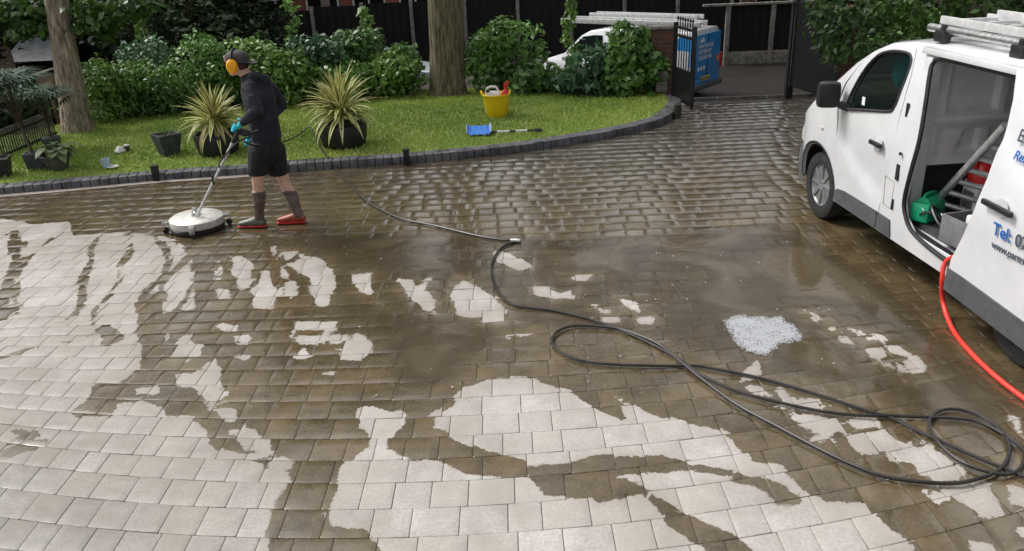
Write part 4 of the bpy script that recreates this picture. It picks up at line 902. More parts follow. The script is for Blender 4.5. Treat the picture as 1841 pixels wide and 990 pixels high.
base = G(485, 404)
person = thing('person', 'person in black hoodie, shorts and orange ear defenders pushing the round cleaning machine', 'person', base)
PY = base.y
def J(u, v, dy=0.0): return Y_(u, v, PY+dy)-base
j = dict(pelvis=J(479, 262), hipL=J(467, 275, -.07), hipR=J(492, 274, .08), kneeL=J(463, 328, -.12), kneeR=J(511, 327, .06), ankL=J(466, 388, -.06), ankR=J(537, 386, .02),
         ballL=J(452, 403, -.06), toeL=J(441, 405, -.05), heelL=J(472, 402, -.06), ballR=J(525, 401, .02), toeR=J(515, 402, .02), heelR=J(543, 400, .02),
         spine=J(474, 222), chest=J(463, 175), neckb=J(449, 143), neck=J(440, 131), head=J(427, 114), crown=J(428, 101), jaw=J(419, 126, -.01),
         shL=J(445, 156, -.17), shR=J(482, 153, .17), elL=J(463, 199, -.26), elR=J(505, 188, .26), wrL=J(434, 222, -.30), wrR=J(452, 243, -.02))
bn = None
def blob(name, chains, material, parent, wax=Vector((0, 1, 0)), vox=.012, it=3):
    """limbs and trunk as tapered rounded volumes fused into ONE continuous surface"""
    wax = wax.normalized(); dax = wax.cross(Vector((0, 0, 1))).normalized(); m = MB()
    def ell(p, r):
        r = r if hasattr(r, '__len__') else (r, r, r)
        if len(r) == 2: r = (r[0], r[1], min(r))
        bm = bmesh.new(); bmesh.ops.create_icosphere(bm, subdivisions=2, radius=1); bm.verts.index_update()
        m.add([p+wax*v.co.x*r[0]+dax*v.co.y*r[1]+Vector((0, 0, 1))*v.co.z*r[2] for v in bm.verts], [[v.index for v in f.verts] for f in bm.faces]); bm.free()
    for ch in chains:
        for (p, r) in ch: ell(p, r)
        for (p, r), (q, r2) in zip(ch, ch[1:]):
            ra = r if hasattr(r, '__len__') else (r, r, r); rb = r2 if hasattr(r2, '__len__') else (r2, r2, r2)
            L_ = (q-p).length; k = max(1, int(L_/(min(min(ra), min(rb))*.35)))
            for i in range(1, k):
                t = i/k; ell(p.lerp(q, t), tuple(ra[x]*(1-t)+rb[x]*t for x in range(2))+((min(ra)*(1-t)+min(rb)*t),))
    o = m.build(name, material, parent, fix=False)
    rm_ = o.modifiers.new('Remesh', 'REMESH'); rm_.mode = 'VOXEL'; rm_.voxel_size = vox; rm_.use_smooth_shade = True
    sm_ = o.modifiers.new('Smooth', 'SMOOTH'); sm_.factor = .6; sm_.iterations = it
    dg = bpy.context.evaluated_depsgraph_get(); me2 = bpy.data.meshes.new_from_object(o.evaluated_get(dg)); o.modifiers.clear(); old = o.data; o.data = me2; me2.name = name; bpy.data.meshes.remove(old)
    for p in me2.polygons: p.use_smooth = True
    return o
WAX = (j['shR']-j['shL']); WAX.z = 0
j['head'] = J(427, 115); hd_ = j['head']
def seg(a, b_, ra, rb): return [(j[a], ra), (j[b_], rb)]
body_ch = [[(j['pelvis'], (.15, .11)), (j['spine'], (.13, .10)), (j['chest'], (.15, .11)), (j['neckb'], .06), (j['neck'], .055), (hd_, (.075, .09, .095))],
           [(hd_+Vector((-.03, 0, -.05)), (.055, .05, .05)), (hd_+Vector((-.058, 0, -.082)), (.035, .03, .028))], [(hd_+Vector((-.09, 0, -.01)), .014), (hd_+Vector((-.100, 0, -.03)), .016)],
           [(hd_+Vector((-.078, 0, -.062)), (.026, .012, .010))], [(hd_+Vector((.0, -.08, -.01)), (.012, .02, .03))], [(hd_+Vector((.0, .08, -.01)), (.012, .02, .03))],
           [(j['shL'], .035), (j['elL'], .045), (j['wrL'], .028)], [(j['shR'], .035), (j['elR'], .045), (j['wrR'], .028)]]
for s in 'LR':
    K, A_ = j['knee'+s], j['ank'+s]
    body_ch.append([(j['hip'+s], .09), (j['hip'+s].lerp(K, .5), .078), (K, .056), (K.lerp(A_, .32)+Vector((.012, 0, 0)), .058), (A_, .036), (Vector((j['ball'+s].x, j['ball'+s].y, .04)), .036), (Vector((j['toe'+s].x, j['toe'+s].y, .035)), .024)])
skin_body = blob('body', body_ch, M['skin'], person, WAX)
cuffL = j['elL'].lerp(j['wrL'], .9); cuffR = j['elR'].lerp(j['wrR'], .9)
hood_ch = [[(J(479, 254), (.175, .135, .05)), (J(477, 240), (.18, .14)), (J(473, 212), (.175, .135)), (J(467, 182), (.19, .14)), (J(461, 163), (.19, .125)), (J(455, 150), (.13, .105)), (J(449, 140), (.09, .085, .06))],
           [(j['shL']+Vector((.01, .02, -.02)), .082), (j['shL'].lerp(j['elL'], .5), .074), (j['elL'], .066), (j['elL'].lerp(j['wrL'], .5), .056), (cuffL, .040)],
           [(j['shR']+Vector((0, -.02, -.02)), .082), (j['shR'].lerp(j['elR'], .5), .074), (j['elR'], .066), (j['elR'].lerp(j['wrR'], .5), .056), (cuffR, .040)],
           [(J(452, 138, -.10), .045), (J(462, 139, -.06), .055), (J(472, 143, .0), (.10, .06, .055)), (J(478, 152, .03), (.09, .055, .06)), (J(474, 165, .02), (.06, .04, .05))], [(J(440, 140, .02), .04), (J(452, 136, .10), .045), (J(462, 140, .10), .05)],
           [(J(458, 172, -.16), (.05, .06)), (J(470, 176, .0), (.17, .13)), (J(480, 172, .13), (.05, .06))]]
blob('hoodie', hood_ch, M['cloth_black'], person, WAX, .011, 3)
sh_ch = [[(J(479, 254), (.16, .13)), (J(480, 268), (.185, .15))]]
for s, hx, dy_ in (('L', 464, -.09), ('R', 500, .07)):
    sh_ch.append([(J(470 if s == 'L' else 490, 270, dy_), (.12, .135)), (J(466 if s == 'L' else 496, 292, dy_), (.105, .115)), (J(hx, 311, dy_), (.098, .105, .03))])
blob('shorts', sh_ch, M['cloth_shorts'], person, WAX, .011, 2)
for s in 'LR':
    K, A_, B_, T_, H_ = [j[n_+s] for n_ in ('knee', 'ank', 'ball', 'toe', 'heel')]
    bo = blob('boot', [[(K.lerp(A_, .26), (.072, .072, .02)), (K.lerp(A_, .40)+Vector((.01, 0, 0)), .068), (K.lerp(A_, .60)+Vector((.006, 0, 0)), .062), (K.lerp(A_, .85), .052), (A_, .052)], [(K.lerp(A_, .66)+Vector((-.012, 0, 0)), (.064, .06, .018))]], M['boot'], person, WAX, .009, 2)
    dx = (Vector((T_.x, T_.y, 0))-Vector((H_.x, H_.y, 0))).normalized(); h0 = Vector((H_.x, H_.y, 0)); up_ = Vector((0, 0, 1))
    blob('shoe', [[(h0+up_*.055, (.046, .046, .045)), (h0+dx*.05+up_*.07, (.048, .05, .055)), (h0+dx*.13+up_*.052, (.046, .05, .04)), (h0+dx*.21+up_*.042, (.040, .042, .028))]], M['boot_green'] if s == 'L' else mat('boot_red', (.30, .05, .03), .45, var=.4, vscale=12), bo, Vector((-dx.y, dx.x, 0)), .008, 2)
    blob('sole', [[(h0+up_*.016, (.044, .05, .015)), (h0+dx*.12+up_*.016, (.046, .05, .015)), (h0+dx*.215+up_*.016, (.042, .046, .015))]], M['red'], bo, Vector((-dx.y, dx.x, 0)), .007, 1)
# head gear
hc = j['head']
cp_ = MB(); prof = [(.100, -.01), (.105, .02), (.098, .055), (.075, .082), (.035, .096), (0, .098)]
cp_.lathe(prof, 20, hc+Vector((.005, 0, .03)), 1.08, .92); cap_o = cp_.build('cap', M['cap'], person)
br = MB(); an9 = [R(-55+110*k/8) for k in range(9)]
br.add([hc+Vector((.005+.108*math.cos(a), .097*math.sin(a), .028)) for a in an9]+[hc+Vector((.01+.18*math.cos(a*.62), .10*math.sin(a*.9), .012)) for a in an9]+[hc+Vector((.005+.108*math.cos(a), .097*math.sin(a), .020)) for a in an9]+[hc+Vector((.01+.18*math.cos(a*.62), .10*math.sin(a*.9), .005)) for a in an9],
    [(i, i+1, 9+i+1, 9+i) for i in range(8)]+[(18+i, 27+i, 27+i+1, 18+i+1) for i in range(8)]+[(9+i, 9+i+1, 27+i+1, 27+i) for i in range(8)]); br.build('brim', M['cap'], cap_o)
blob('hair', [[(hc+Vector((.03, 0, 0)), (.08, .075, .07)), (hc+Vector((.045, 0, -.05)), (.06, .045, .04))]], M['hair'], person, Vector((0, 1, 0)), .01, 2)
ed = thing('ear_defenders', None, None); ed.parent = person
for s in (-1, 1):
    e = MB(); e.lathe([(.0, -.0), (.048, .002), (.056, .014), (.056, .032), (.042, .048), (0, .052)], 24, hc+Vector((-.022, s*.078, -.006)), .92, 1.2, Matrix.Rotation(R(90), 3, 'X') if s < 0 else Matrix.Rotation(R(-90), 3, 'X'))
    e.build('ear_cup', M['ear'], ed)
e = MB(); e.tube([hc+Vector((-.02, .112*math.cos(a), .02+.122*math.sin(a))) for a in [math.pi*i/14 for i in range(15)]], .009, 6); e.build('headband', M['iron'], ed)
for s in (-1, 1):
    fc = MB(); fc.lathe([(.009, 0), (.009, .003), (0, .004)], 10, hc+Vector((-.086, s*.030, .004)), m=Matrix.Rotation(R(-90), 3, 'Y')); fc.build('eye', M['hair'], person)
vz = MB(); vz.box(hc+Vector((-.092, 0, .055)), (.02, .11, .06), Matrix.Rotation(-.25, 3, 'Y'), .008); vz.build('head_lamp', M['paleslab'], cap_o)
# gloves gripping the lance: palm, five separate fingers
def glove(p, fwd_, gripdir, side):
    fwd_ = fwd_.normalized(); g = gripdir.normalized(); nrm = fwd_.cross(g).normalized()
    n_ = dict(w=(p-fwd_*.03, .03), palm=(p+fwd_*.025, (.036, .026)), palm2=(p+fwd_*.055, (.036, .024)))
    e_ = [('w', 'palm'), ('palm', 'palm2')]
    for k, L_ in enumerate((.9, 1.0, .95, .78)):
        o_ = g*(.03-.02*k); a = p+fwd_*.07+o_; b_ = a+fwd_*.026*L_+nrm*.010*side; c_ = b_+nrm*.026*L_*side-fwd_*.008; d_ = c_-fwd_*.022*L_+nrm*.004*side
        n_[f'f{k}a'] = (a, .0105); n_[f'f{k}b'] = (b_, .0098); n_[f'f{k}c'] = (c_, .0092); n_[f'f{k}d'] = (d_, .008); e_ += [('palm2', f'f{k}a'), (f'f{k}a', f'f{k}b'), (f'f{k}b', f'f{k}c'), (f'f{k}c', f'f{k}d')]
    t1 = p+g*.035+fwd_*.01+nrm*.012*side; t2 = t1+g*.022+fwd_*.022+nrm*.018*side; t3 = t2+fwd_*.02-g*.006+nrm*.012*side
    n_.update(t1=(t1, .013), t2=(t2, .011), t3=(t3, .009)); e_ += [('palm', 't1'), ('t1', 't2'), ('t2', 't3')]
    return skin_mesh('glove', n_, e_, 'palm', M['cyan'], person, 1)
lance_top = J(428, 236, -.30)+base; lance_bot = Y_(348, 400, 7.62)
LD = (lance_bot-lance_top).normalized()
glove(j['wrL'], (j['wrL']-j['elL']), -LD, 1)
glove(j['wrR'], (j['wrR']-j['elR']), -LD, -1)

mc = G(357, 411); MSC = .9; machine = thing('surface_cleaner', 'round steel rotary surface cleaner on castors held by the person in black', 'cleaning machine', mc)
q = MB(); q.lathe([(0, .05), (.235, .05), (.258, .06), (.262, .085), (.258, .125), (.235, .14), (.1, .15), (0, .152)], 48, sy=1.0); q.build('deck', mat('deck_steel', (.58, .57, .54), .42, metal=.25, var=.2, vscale=12, rvar=.1), machine)
q = MB(); q.lathe([(.255, .012), (.262, .05), (.255, .055), (.245, .05), (.25, .012)], 48); q.build('brush_skirt', M['black_plastic'], machine)
for a in (R(200), R(280), R(20)):
    cst = MB(); d = Vector((math.cos(a), math.sin(a), 0)); cst.box(d*.275+Vector((0, 0, .105)), (.06, .05, .03), Matrix.Rotation(a, 3, 'Z'), .006); cst.box(d*.315+Vector((0, 0, .08)), (.012, .05, .07), Matrix.Rotation(a, 3, 'Z'), .003)
    co = cst.build('castor', M['steel'], machine); wl = MB(); wl.lathe([(.0, -.013), (.03, -.013), (.032, 0), (.03, .013), (0, .013)], 16, d*.30+Vector((0, 0, .032)), m=Matrix.Rotation(a, 3, 'Z') @ Matrix.Rotation(R(90), 3, 'X')); wl.build('castor_wheel', M['rubber'], co)
q = MB(); q.lathe([(.045, .15), (.045, .175), (.025, .19), (.025, .225), (0, .228)], 18); q.build('swivel', M['steel'], machine)
q = MB(); lb = lance_bot-mc
for s in (-1, 1): q.tube([Vector((-.02, s*.05, .15)), Vector((-.01, s*.05, .20)), lb+Vector((.03, s*.022, .03))], .010, 8)
q.tube([lb-LD*.0, (lance_top-mc)], .0135, 10); q.build('lance', M['alu_old'], machine)
q = MB(); gt = lance_top-mc; q.tube([gt-LD*.01, gt+LD*.13], .020, 10); q.tube([gt+LD*.02, gt+LD*.02+Vector((.07, .03, -.03)), gt+Vector((.16, .10, -.02))], .015, 8); q.box(gt+Vector((.05, .03, -.015)), (.10, .035, .05), Matrix.Rotation(.4, 3, 'Y'), .01); q.build('trigger_handle', M['black_plastic'], machine)
q = MB(); q.tube(smooth_path([gt+Vector((.10, .05, -.06)), gt+Vector((-.02, -.03, -.10)), gt+LD*.32+Vector((-.03, -.06, -.02)), gt+LD*.45], 6), .008, 6); q.build('feed_pipe', M['hose'], machine)
q = MB(); q.box(gt+LD*.62+Vector((0, -.01, .02)), (.02, .02, .09), None, .004); q.build('valve', M['black_plastic'], machine)

# ================================================================== LAWN THINGS
LZ = .095
def straps(n, L0, L1, wd, seed, up=(-.4, 1.5), droop=.9):
    g = random.Random(seed); V_ = []; F_ = []; Rn = []; Ed = []
    for i in range(n):
        az = g.uniform(0, 6.283); el = g.uniform(*up); L_ = g.uniform(L0, L1); w0 = wd*g.uniform(.75, 1.2); seg = 8; p = Vector((0, 0, g.uniform(-.05, .06))); d_el = el; nb_ = len(V_); dr = droop*g.uniform(.6, 1.4)*(1.5-el*.7)
        h = Vector((math.cos(az), math.sin(az), 0)); sd__ = Vector((-h.y, h.x, 0))
        for k in range(seg+1):
            t = k/seg; ww = w0*(.45+1.6*t*(1-t)*1.3+.25*(1-t))*(1-t**3)+.001
            nrm_ = Vector((-h.x*math.sin(d_el), -h.y*math.sin(d_el), math.cos(d_el)))
            V_ += [p-sd__*ww/2+nrm_*ww*.16, p, p+sd__*ww/2+nrm_*ww*.16]
            p = p+(h*math.cos(d_el)+Vector((0, 0, math.sin(d_el))))*(L_/seg); d_el -= dr*(.10+.42*t)*L_*.55
            d_el = max(d_el, -1.45)
        for k in range(seg):
            for e in (0, 1): F_.append((nb_+k*3+e, nb_+k*3+e+1, nb_+k*3+e+4, nb_+k*3+e+3))
        Rn += [g.random()]*(seg*2); Ed += [1, 0, 1]*(seg+1)
    return V_, F_, Rn, Ed
def strap_mat():
    m = bpy.data.materials.new('striped_strap'); m.use_nodes = True; n = m.node_tree; L = n.links; b = n.nodes['Principled BSDF']; N = n.nodes.new
    e = N('ShaderNodeAttribute'); e.attribute_name = 'edge'; r_ = N('ShaderNodeAttribute'); r_.attribute_name = 'rnd'
    rp = N('ShaderNodeValToRGB'); rp.color_ramp.elements[0].position = .38; rp.color_ramp.elements[0].color = (.22, .29, .08, 1); rp.color_ramp.elements[1].position = .52; rp.color_ramp.elements[1].color = (.78, .74, .38, 1)
    L.new(e.outputs['Fac'], rp.inputs[0]); mx = N('ShaderNodeMix'); mx.data_type = 'RGBA'; mx.blend_type = 'MULTIPLY'; mx.inputs[0].default_value = 1; L.new(rp.outputs[0], mx.inputs[6])
    r2 = N('ShaderNodeValToRGB'); r2.color_ramp.elements[0].color = (.66, .56, .45, 1); r2.color_ramp.elements[1].color = (1.1, 1.1, 1, 1); r2.color_ramp.elements[1].position = .5; L.new(r_.outputs['Fac'], r2.inputs[0]); L.new(r2.outputs[0], mx.inputs[7])
    L.new(mx.outputs[2], b.inputs['Base Color']); b.inputs['Roughness'].default_value = .45
    t = N('ShaderNodeBsdfTranslucent'); L.new(mx.outputs[2], t.inputs[0]); ms_ = N('ShaderNodeMixShader'); ms_.inputs[0].default_value = .2; L.new(b.outputs[0], ms_.inputs[1]); L.new(t.outputs[0], ms_.inputs[2]); L.new(ms_.outputs[0], n.nodes['Material Output'].inputs[0]); return m
M['strap'] = strap_mat()
def pot(mb, w0, w1, h, wall=.02, square=True, n=28, wob=0):
    if square:
        for s0 in range(4):
            a = [(-1, -1), (1, -1), (1, 1), (-1, 1)][s0]; b_ = [(-1, -1), (1, -1), (1, 1), (-1, 1)][(s0+1) % 4]
            P_ = lambda q_, w_, z: Vector((q_[0]*w_/2, q_[1]*w_/2, z))
            vs = [P_(a, w0, 0), P_(b_, w0, 0), P_(b_, w1, h), P_(a, w1, h), P_(a, w0-2*wall, .01), P_(b_, w0-2*wall, .01), P_(b_, w1-2*wall, h), P_(a, w1-2*wall, h)]
            mb.add(vs, [(0, 1, 2, 3), (5, 4, 7, 6), (3, 2, 6, 7)])
        mb.add([(-w0/2, -w0/2, .003), (w0/2, -w0/2, .003), (w0/2, w0/2, .003), (-w0/2, w0/2, .003)], [(0, 1, 2, 3)])
    else:
        mb.lathe([(0, .005), (w0/2*.9, .0), (w0/2, .01), (w0/2+(w1-w0)/2*.6, h*.6), (w1/2, h*.93), (w1/2+.015, h*.94), (w1/2+.015, h), (w1/2-wall, h), (w1/2-wall-.01, h*.8)], n, wob=wob)
def soil_disc(w_, z, sq, parent):
    m = MB()
    if sq: m.box((0, 0, z), (w_, w_, .03), None, .01)
    else: m.lathe([(0, z+.01), (w_/2, z)], 16)
    m.build('compost', M['soil'], parent)
def cordyline(label, u, v, seed, n, w0, w1, h, lift, L0, L1):
    p = G(u, v, LZ-.01); t = thing('potted_cordyline', label, 'plant', p, group='striped cordylines in black pots')
    m = MB(); m.lathe([(0, .0), (w0/2*.93, .0), (w0/2, .03), ((w0+w1)/4+.01, h*.5), (w1/2, h*.94), (w1/2-.01, h), (w1/2-.04, h*.97), (w1/2-.05, h*.85)], 26, wob=.018); m.build('pot', M['pot_black'], t); soil_disc(w1-.1, h*.86, False, t)
    m = MB(); m.tube([(0, 0, h*.8), (.01, 0, h+lift)], [.045, .03], 8); m.build('stem', M['twig'], t)
    V_, F_, Rn, Ed = straps(n, L0, L1, .056, seed, droop=1.0); V_ = [v_+Vector((.01, 0, h+lift)) for v_ in V_]
    np_mesh('leaves', [tuple(v_) for v_ in V_], F_, M['strap'], t, {'rnd': ('FACE', Rn), 'edge': ('POINT', Ed)}, smooth=True)
cordyline('big cream-striped spiky cordyline in a black pot, right of the person in black', 619, 262, 3, 165, .56, .64, .30, .16, .42, .68)
cordyline('cream-striped spiky cordyline in a black pot just left of the person in black', 394, 275, 5, 135, .50, .56, .28, .14, .34, .60)

p = G(305, 276, LZ-.01); t = thing('flower_pot', 'tapered square slate-grey pot with a few dry shoots, alone on the lawn', 'plant pot', p, .75)
m = MB(); pot(m, .20, .30, .27); m.build('pot', M['pot_slate'], t); soil_disc(.26, .23, True, t)
V_, F_, Rn, Ed = straps(16, .10, .22, .012, 9, (.9, 1.5), .6); np_mesh('shoots', [(a.x*1.0+random.uniform(-.0, .0), a.y, a.z+.24) for a in V_], F_, M['laurel_bright'], t, {'rnd': ('FACE', Rn)})
p = G(3, 318, LZ-.01); t = thing('flower_pot', 'empty black square pot at the left edge of the lawn', 'plant pot', p, .35)
m = MB(); pot(m, .20, .27, .24); m.build('pot', M['pot_black'], t); soil_disc(.23, .2, True, t)
# fan palms in square pots
def palm(label, u, v, w_, hstem, nf, seed, rad, lean=(0, 0)):
    p = G(u, v, LZ-.01); t = thing('potted_palm', label, 'plant', p, .3, group='potted fan palms'); g = random.Random(seed)
    m = MB(); pot(m, w_*.8, w_, w_*1.0); m.build('pot', M['pot_slate'], t); soil_disc(w_*.85, w_*.9, True, t)
    stm = MB(); V_ = []; F_ = []; Rn = []
    for i in range(nf):
        az = g.uniform(0, 6.283); el = g.uniform(.5, 1.45); top = Vector((lean[0]+math.cos(az)*rad*.5*math.cos(el), lean[1]+math.sin(az)*rad*.5*math.cos(el), hstem+rad*.55*math.sin(el)*g.uniform(.6, 1)))
        stm.tube(smooth_path([(lean[0]*.6, lean[1]*.6, hstem*.62), (lean[0]*.8+(top.x-lean[0])*.4, lean[1]*.8+(top.y-lean[1])*.4, hstem*.62+(top.z-hstem*.62)*.6), top], 4), .006, 5)
        out = Vector((math.cos(az), math.sin(az), .35)).normalized(); sidev = Vector((-math.sin(az), math.cos(az), 0)); rnd = g.random()
        for k in range(15):
            a = R(-95+190*k/14); d = (out*math.cos(a)+sidev*math.sin(a)).normalized(); L_ = rad*.62*(1-.25*abs(a)/1.6)*g.uniform(.85, 1.1); pr = d.cross(Vector((0, 0, 1))).normalized()*.014; n0 = len(V_)
            V_ += [top, top+d*L_*.5-pr, top+d*L_-Vector((0, 0, L_*.22)), top+d*L_*.5+pr]; F_.append((n0, n0+1, n0+2, n0+3)); Rn.append(min(1, rnd*.7+g.random()*.3))
    stm.tube(smooth_path([(0, 0, w_*.8), (lean[0]*.3, lean[1]*.3, hstem*.4), (lean[0]*.6, lean[1]*.6, hstem*.66)], 4), .018, 7); stm.build('stems', M['twig'], t); np_mesh('fronds', [tuple(a) for a in V_], F_, M['palm'], t, {'rnd': ('FACE', Rn)})
palm('grey-green fan palm in a black square pot touching the round hosta pot', 68, 304, .22, .80, 26, 1, .70, (-.12, .15))
palm('dark fan palm standing in front of the big left tree trunk', 98, 272, .2, .55, 22, 2, .60, (.0, .05))
# hosta
p = G(106, 304, LZ-.01); t = thing('potted_hosta', 'broad-leaved hosta in a round grey bowl pot on the lawn', 'plant', p)
m = MB(); pot(m, .22, .34, .19, square=False, wob=.01); m.build('pot', mat('clay_grey', (.10, .085, .08), .7, var=.4, vscale=8, bump=.003), t); soil_disc(.28, .16, False, t)
V_ = []; F_ = []; Rn = []; g = random.Random(4)
for i in range(34):
    az = g.uniform(0, 6.28); L_ = g.uniform(.10, .20); h = Vector((math.cos(az), math.sin(az), 0)); s_v = Vector((-h.y, h.x, 0)); p0 = h*g.uniform(.02, .14)+Vector((0, 0, .19+g.uniform(0, .12))); n0 = len(V_); el = g.uniform(-.2, .7)
    for k in range(6):
        tt = k/5; c_ = p0+h*L_*tt+Vector((0, 0, L_*(tt*math.sin(el)-.7*tt*tt))); wv_ = .062*math.sin(math.pi*min(1, tt*.95+.05))**.8
        V_ += [c_-s_v*wv_+Vector((0, 0, .012)), c_, c_+s_v*wv_+Vector((0, 0, .012))]
    for k in range(5):
        for e in (0, 1): F_.append((n0+k*3+e, n0+k*3+e+1, n0+k*3+e+4, n0+k*3+e+3)); Rn.append(.9*g.random() if e == 0 else .5)
np_mesh('leaves', [tuple(a) for a in V_], F_, M['hosta'], t, {'rnd': ('FACE', Rn)}, smooth=True)

# mug with a saucer, rag, little jar
p = G(193, 300, LZ); t = thing('mug', 'pale blue mug standing on the lawn above the kerb', 'mug', p)
m = MB(); m.lathe([(0, 0), (.042, 0), (.046, .01), (.046, .11), (.041, .11), (.041, .012), (0, .012)], 20); m.build('cup', M['pale_blue'], t)
m = MB(); m.tube([Vector((-.046-.03*math.sin(a), 0, .06+.035*math.cos(a))) for a in [math.pi*i/8 for i in range(9)]], .006, 6); m.build('handle', M['pale_blue'], t)
p = G(203, 300, LZ); m = MB(); m.lathe([(0, 0), (.05, .0), (.075, .012), (.07, .014), (0, .006)], 20); tag(m.build('saucer', M['white_pl']), 'white saucer lying in the grass against the mug', 'saucer').location = p
p = G(216, 273, LZ); m = MB(); m.lathe([(.0, 0), (.07, .0), (.075, .02), (.05, .05), (.03, .075), (0, .085)], 14, wob=.12); o = m.build('white_rag', M['white_pl']); o.location = p; tag(o, 'crumpled white rag on the lawn beside a small black jar', 'rag')
p = G(229, 271, LZ); t = thing('jar', 'small black jar with a white lid beside the white rag', 'jar', p)
m = MB(); m.lathe([(0, 0), (.036, 0), (.038, .06), (.03, .07), (0, .07)], 16); m.build('jar_body', M['black_plastic'], t); m = MB(); m.lathe([(.036, .068), (.036, .085), (0, .087)], 16); m.build('lid', M['white_pl'], t)

# yellow tub and what stands in it
p = G(893, 208, LZ-.01); tub = thing('tub', 'bright yellow flexible rubber tub full of bottles on the lawn', 'tub', p)
m = MB(); m.lathe([(0, .0), (.145, .0), (.155, .015), (.185, .2), (.205, .32), (.212, .33), (.205, .338), (.195, .325), (.175, .2), (.145, .02), (0, .018)], 36, wob=.006); m.build('tub_wall', M['yellow'], tub)
for s in (-1, 1): m = MB(); m.tube(smooth_path([(s*.20, -.07, .325), (s*.215, -.045, .37), (s*.215, .045, .37), (s*.20, .07, .325)], 5), .013, 8); m.build('handle', M['yellow'], tub)
t = thing('white_jerrican', 'white plastic jerrican sticking out of the yellow tub', 'jerrican', p+Vector((-.05, .0, .05)))
m = MB(); m.box((0, 0, .17), (.22, .17, .30), Matrix.Rotation(.1, 3, 'Y'), .04); m.build('can_body', M['white_pl'], t); m = MB(); m.tube(smooth_path([(-.09, 0, .31), (-.06, 0, .375), (.05, 0, .385), (.09, 0, .32)], 4), .018, 8); m.build('handle', M['white_pl'], t)
m = MB(); m.lathe([(.026, .30), (.026, .355), (0, .356)], 12, (-.065, -.05, 0)); m.build('cap', M['black_plastic'], t)
t = thing('red_bottle', 'red bottle with a tall red spout leaning in the yellow tub', 'bottle', p+Vector((.11, .0, .05)))
m = MB(); m.lathe([(0, 0), (.055, 0), (.06, .03), (.06, .27), (.04, .32), (.026, .34), (0, .345)], 16, m=Matrix.Rotation(.12, 3, 'Y')); m.build('bottle_body', M['red'], t); m = MB(); m.tube([(.03, 0, .30), (.055, 0, .40), (.075, 0, .46)], [.026, .02, .024], 8); m.box((.04, -.01, .40), (.05, .04, .06), Matrix.Rotation(.5, 3, 'Y'), .01); m.build('spout', M['red'], t)

# snow shovel
p = G(861, 243, LZ); t = thing('shovel', 'blue plastic scoop shovel with a black and cream striped handle lying on the lawn', 'shovel', p, .02)
m = MB(); nx, nz = 12, 10; vs = []
for lay_ in (0, 1):
    for i in range(nx+1):
        for k in range(nz+1):
            x = -.16+.32*i/nx; y = -.04+.28*k/nz; z = .015+.5*(y-.06)**2+(.03 if i in (0, nx) else 0)+.05*(k/nz)**2+.006*math.sin(i*2.1)*(1 if 0 < i < nx else 0)
            vs.append((x, y, z-lay_*.006))
n1 = (nx+1)*(nz+1); fs = []
for i in range(nx):
    for k in range(nz): a = i*(nz+1)+k; fs += [(a, a+1, a+nz+2, a+nz+1), (n1+a, n1+a+nz+1, n1+a+nz+2, n1+a+1)]
m.add(vs, fs); m.build('blade', M['blue_pl'], t)
m = MB(); m.tube([(-.165, -.02, .05), (-.165, .21, .105)], .006, 6); m.tube([(.165, .21, .105), (.165, -.02, .05)], .012, 6); m.build('blade_edge', M['pale_blue'], t)
for i, (a, b_) in enumerate(((.17, .25), (.25, .42), (.42, .50), (.50, .66), (.66, .74))):
    m = MB(); m.tube([(a, .03, .03), (b_, .03, .03)], .015, 8); m.build('handle_section', M['white_pl' if i in (1, 3) else 'pot_black'], t)
m = MB(); m.tube([(.74, .03, .03), (.78, -.02, .03), (.85, -.02, .03), (.86, .03, .03), (.85, .08, .03), (.78, .08, .03), (.74, .03, .03)], .013, 6); m.build('grip', M['pot_black'], t)

# kerb lights
for k, (u, v, lb_) in enumerate(((283, 326, 'black square kerb marker standing against the kerb left of the cordylines'), (732, 296, 'black square kerb marker standing against the kerb right of the big cordyline'))):
    p = G(u, v); t = thing('kerb_marker', lb_, 'marker', p, .08, group='black markers against the kerb')
    m = MB(); m.box((0, 0, .095), (.075, .07, .19), None, .006); m.build('post', M['iron'], t); m = MB(); m.box((0, 0, .195), (.09, .085, .016), None, .004); m.build('cap', M['pot_black'], t)
p = G(1217, 212); t = thing('gate_stop', 'mossy dark stub post at the end of the kerb by the open gate', 'post', p)
m = MB(); m.lathe([(0, 0), (.055, 0), (.06, .12), (.055, .2), (.03, .22), (0, .222)], 14, wob=.03); m.build('post', mat('mossy', (.025, .03, .015), .8, var=.5, vscale=12), t)

# railings
def railing():
    a, b_ = G(-60, 318, .06), G(104, 246, .06); t = thing('railings', 'low dark picket railings at the left end of the lawn', 'railings', a)
    d = (b_-a); L_ = d.length; d.normalize(); n_ = int(L_/.055)
    for z in (.07, .32): m = MB(); m.bar(Vector((0, 0, z)), d*L_+Vector((0, 0, z)), .02, .03); m.build('rail', M['iron'], t)
    for i in range(min(n_, 90)):
        q_ = d*(i+.5)*.055; m = MB(); m.box((q_.x, q_.y, .20), (.018, .018, .40), None, .003); m.build('picket', M['concrete_dark'], t)
railing()

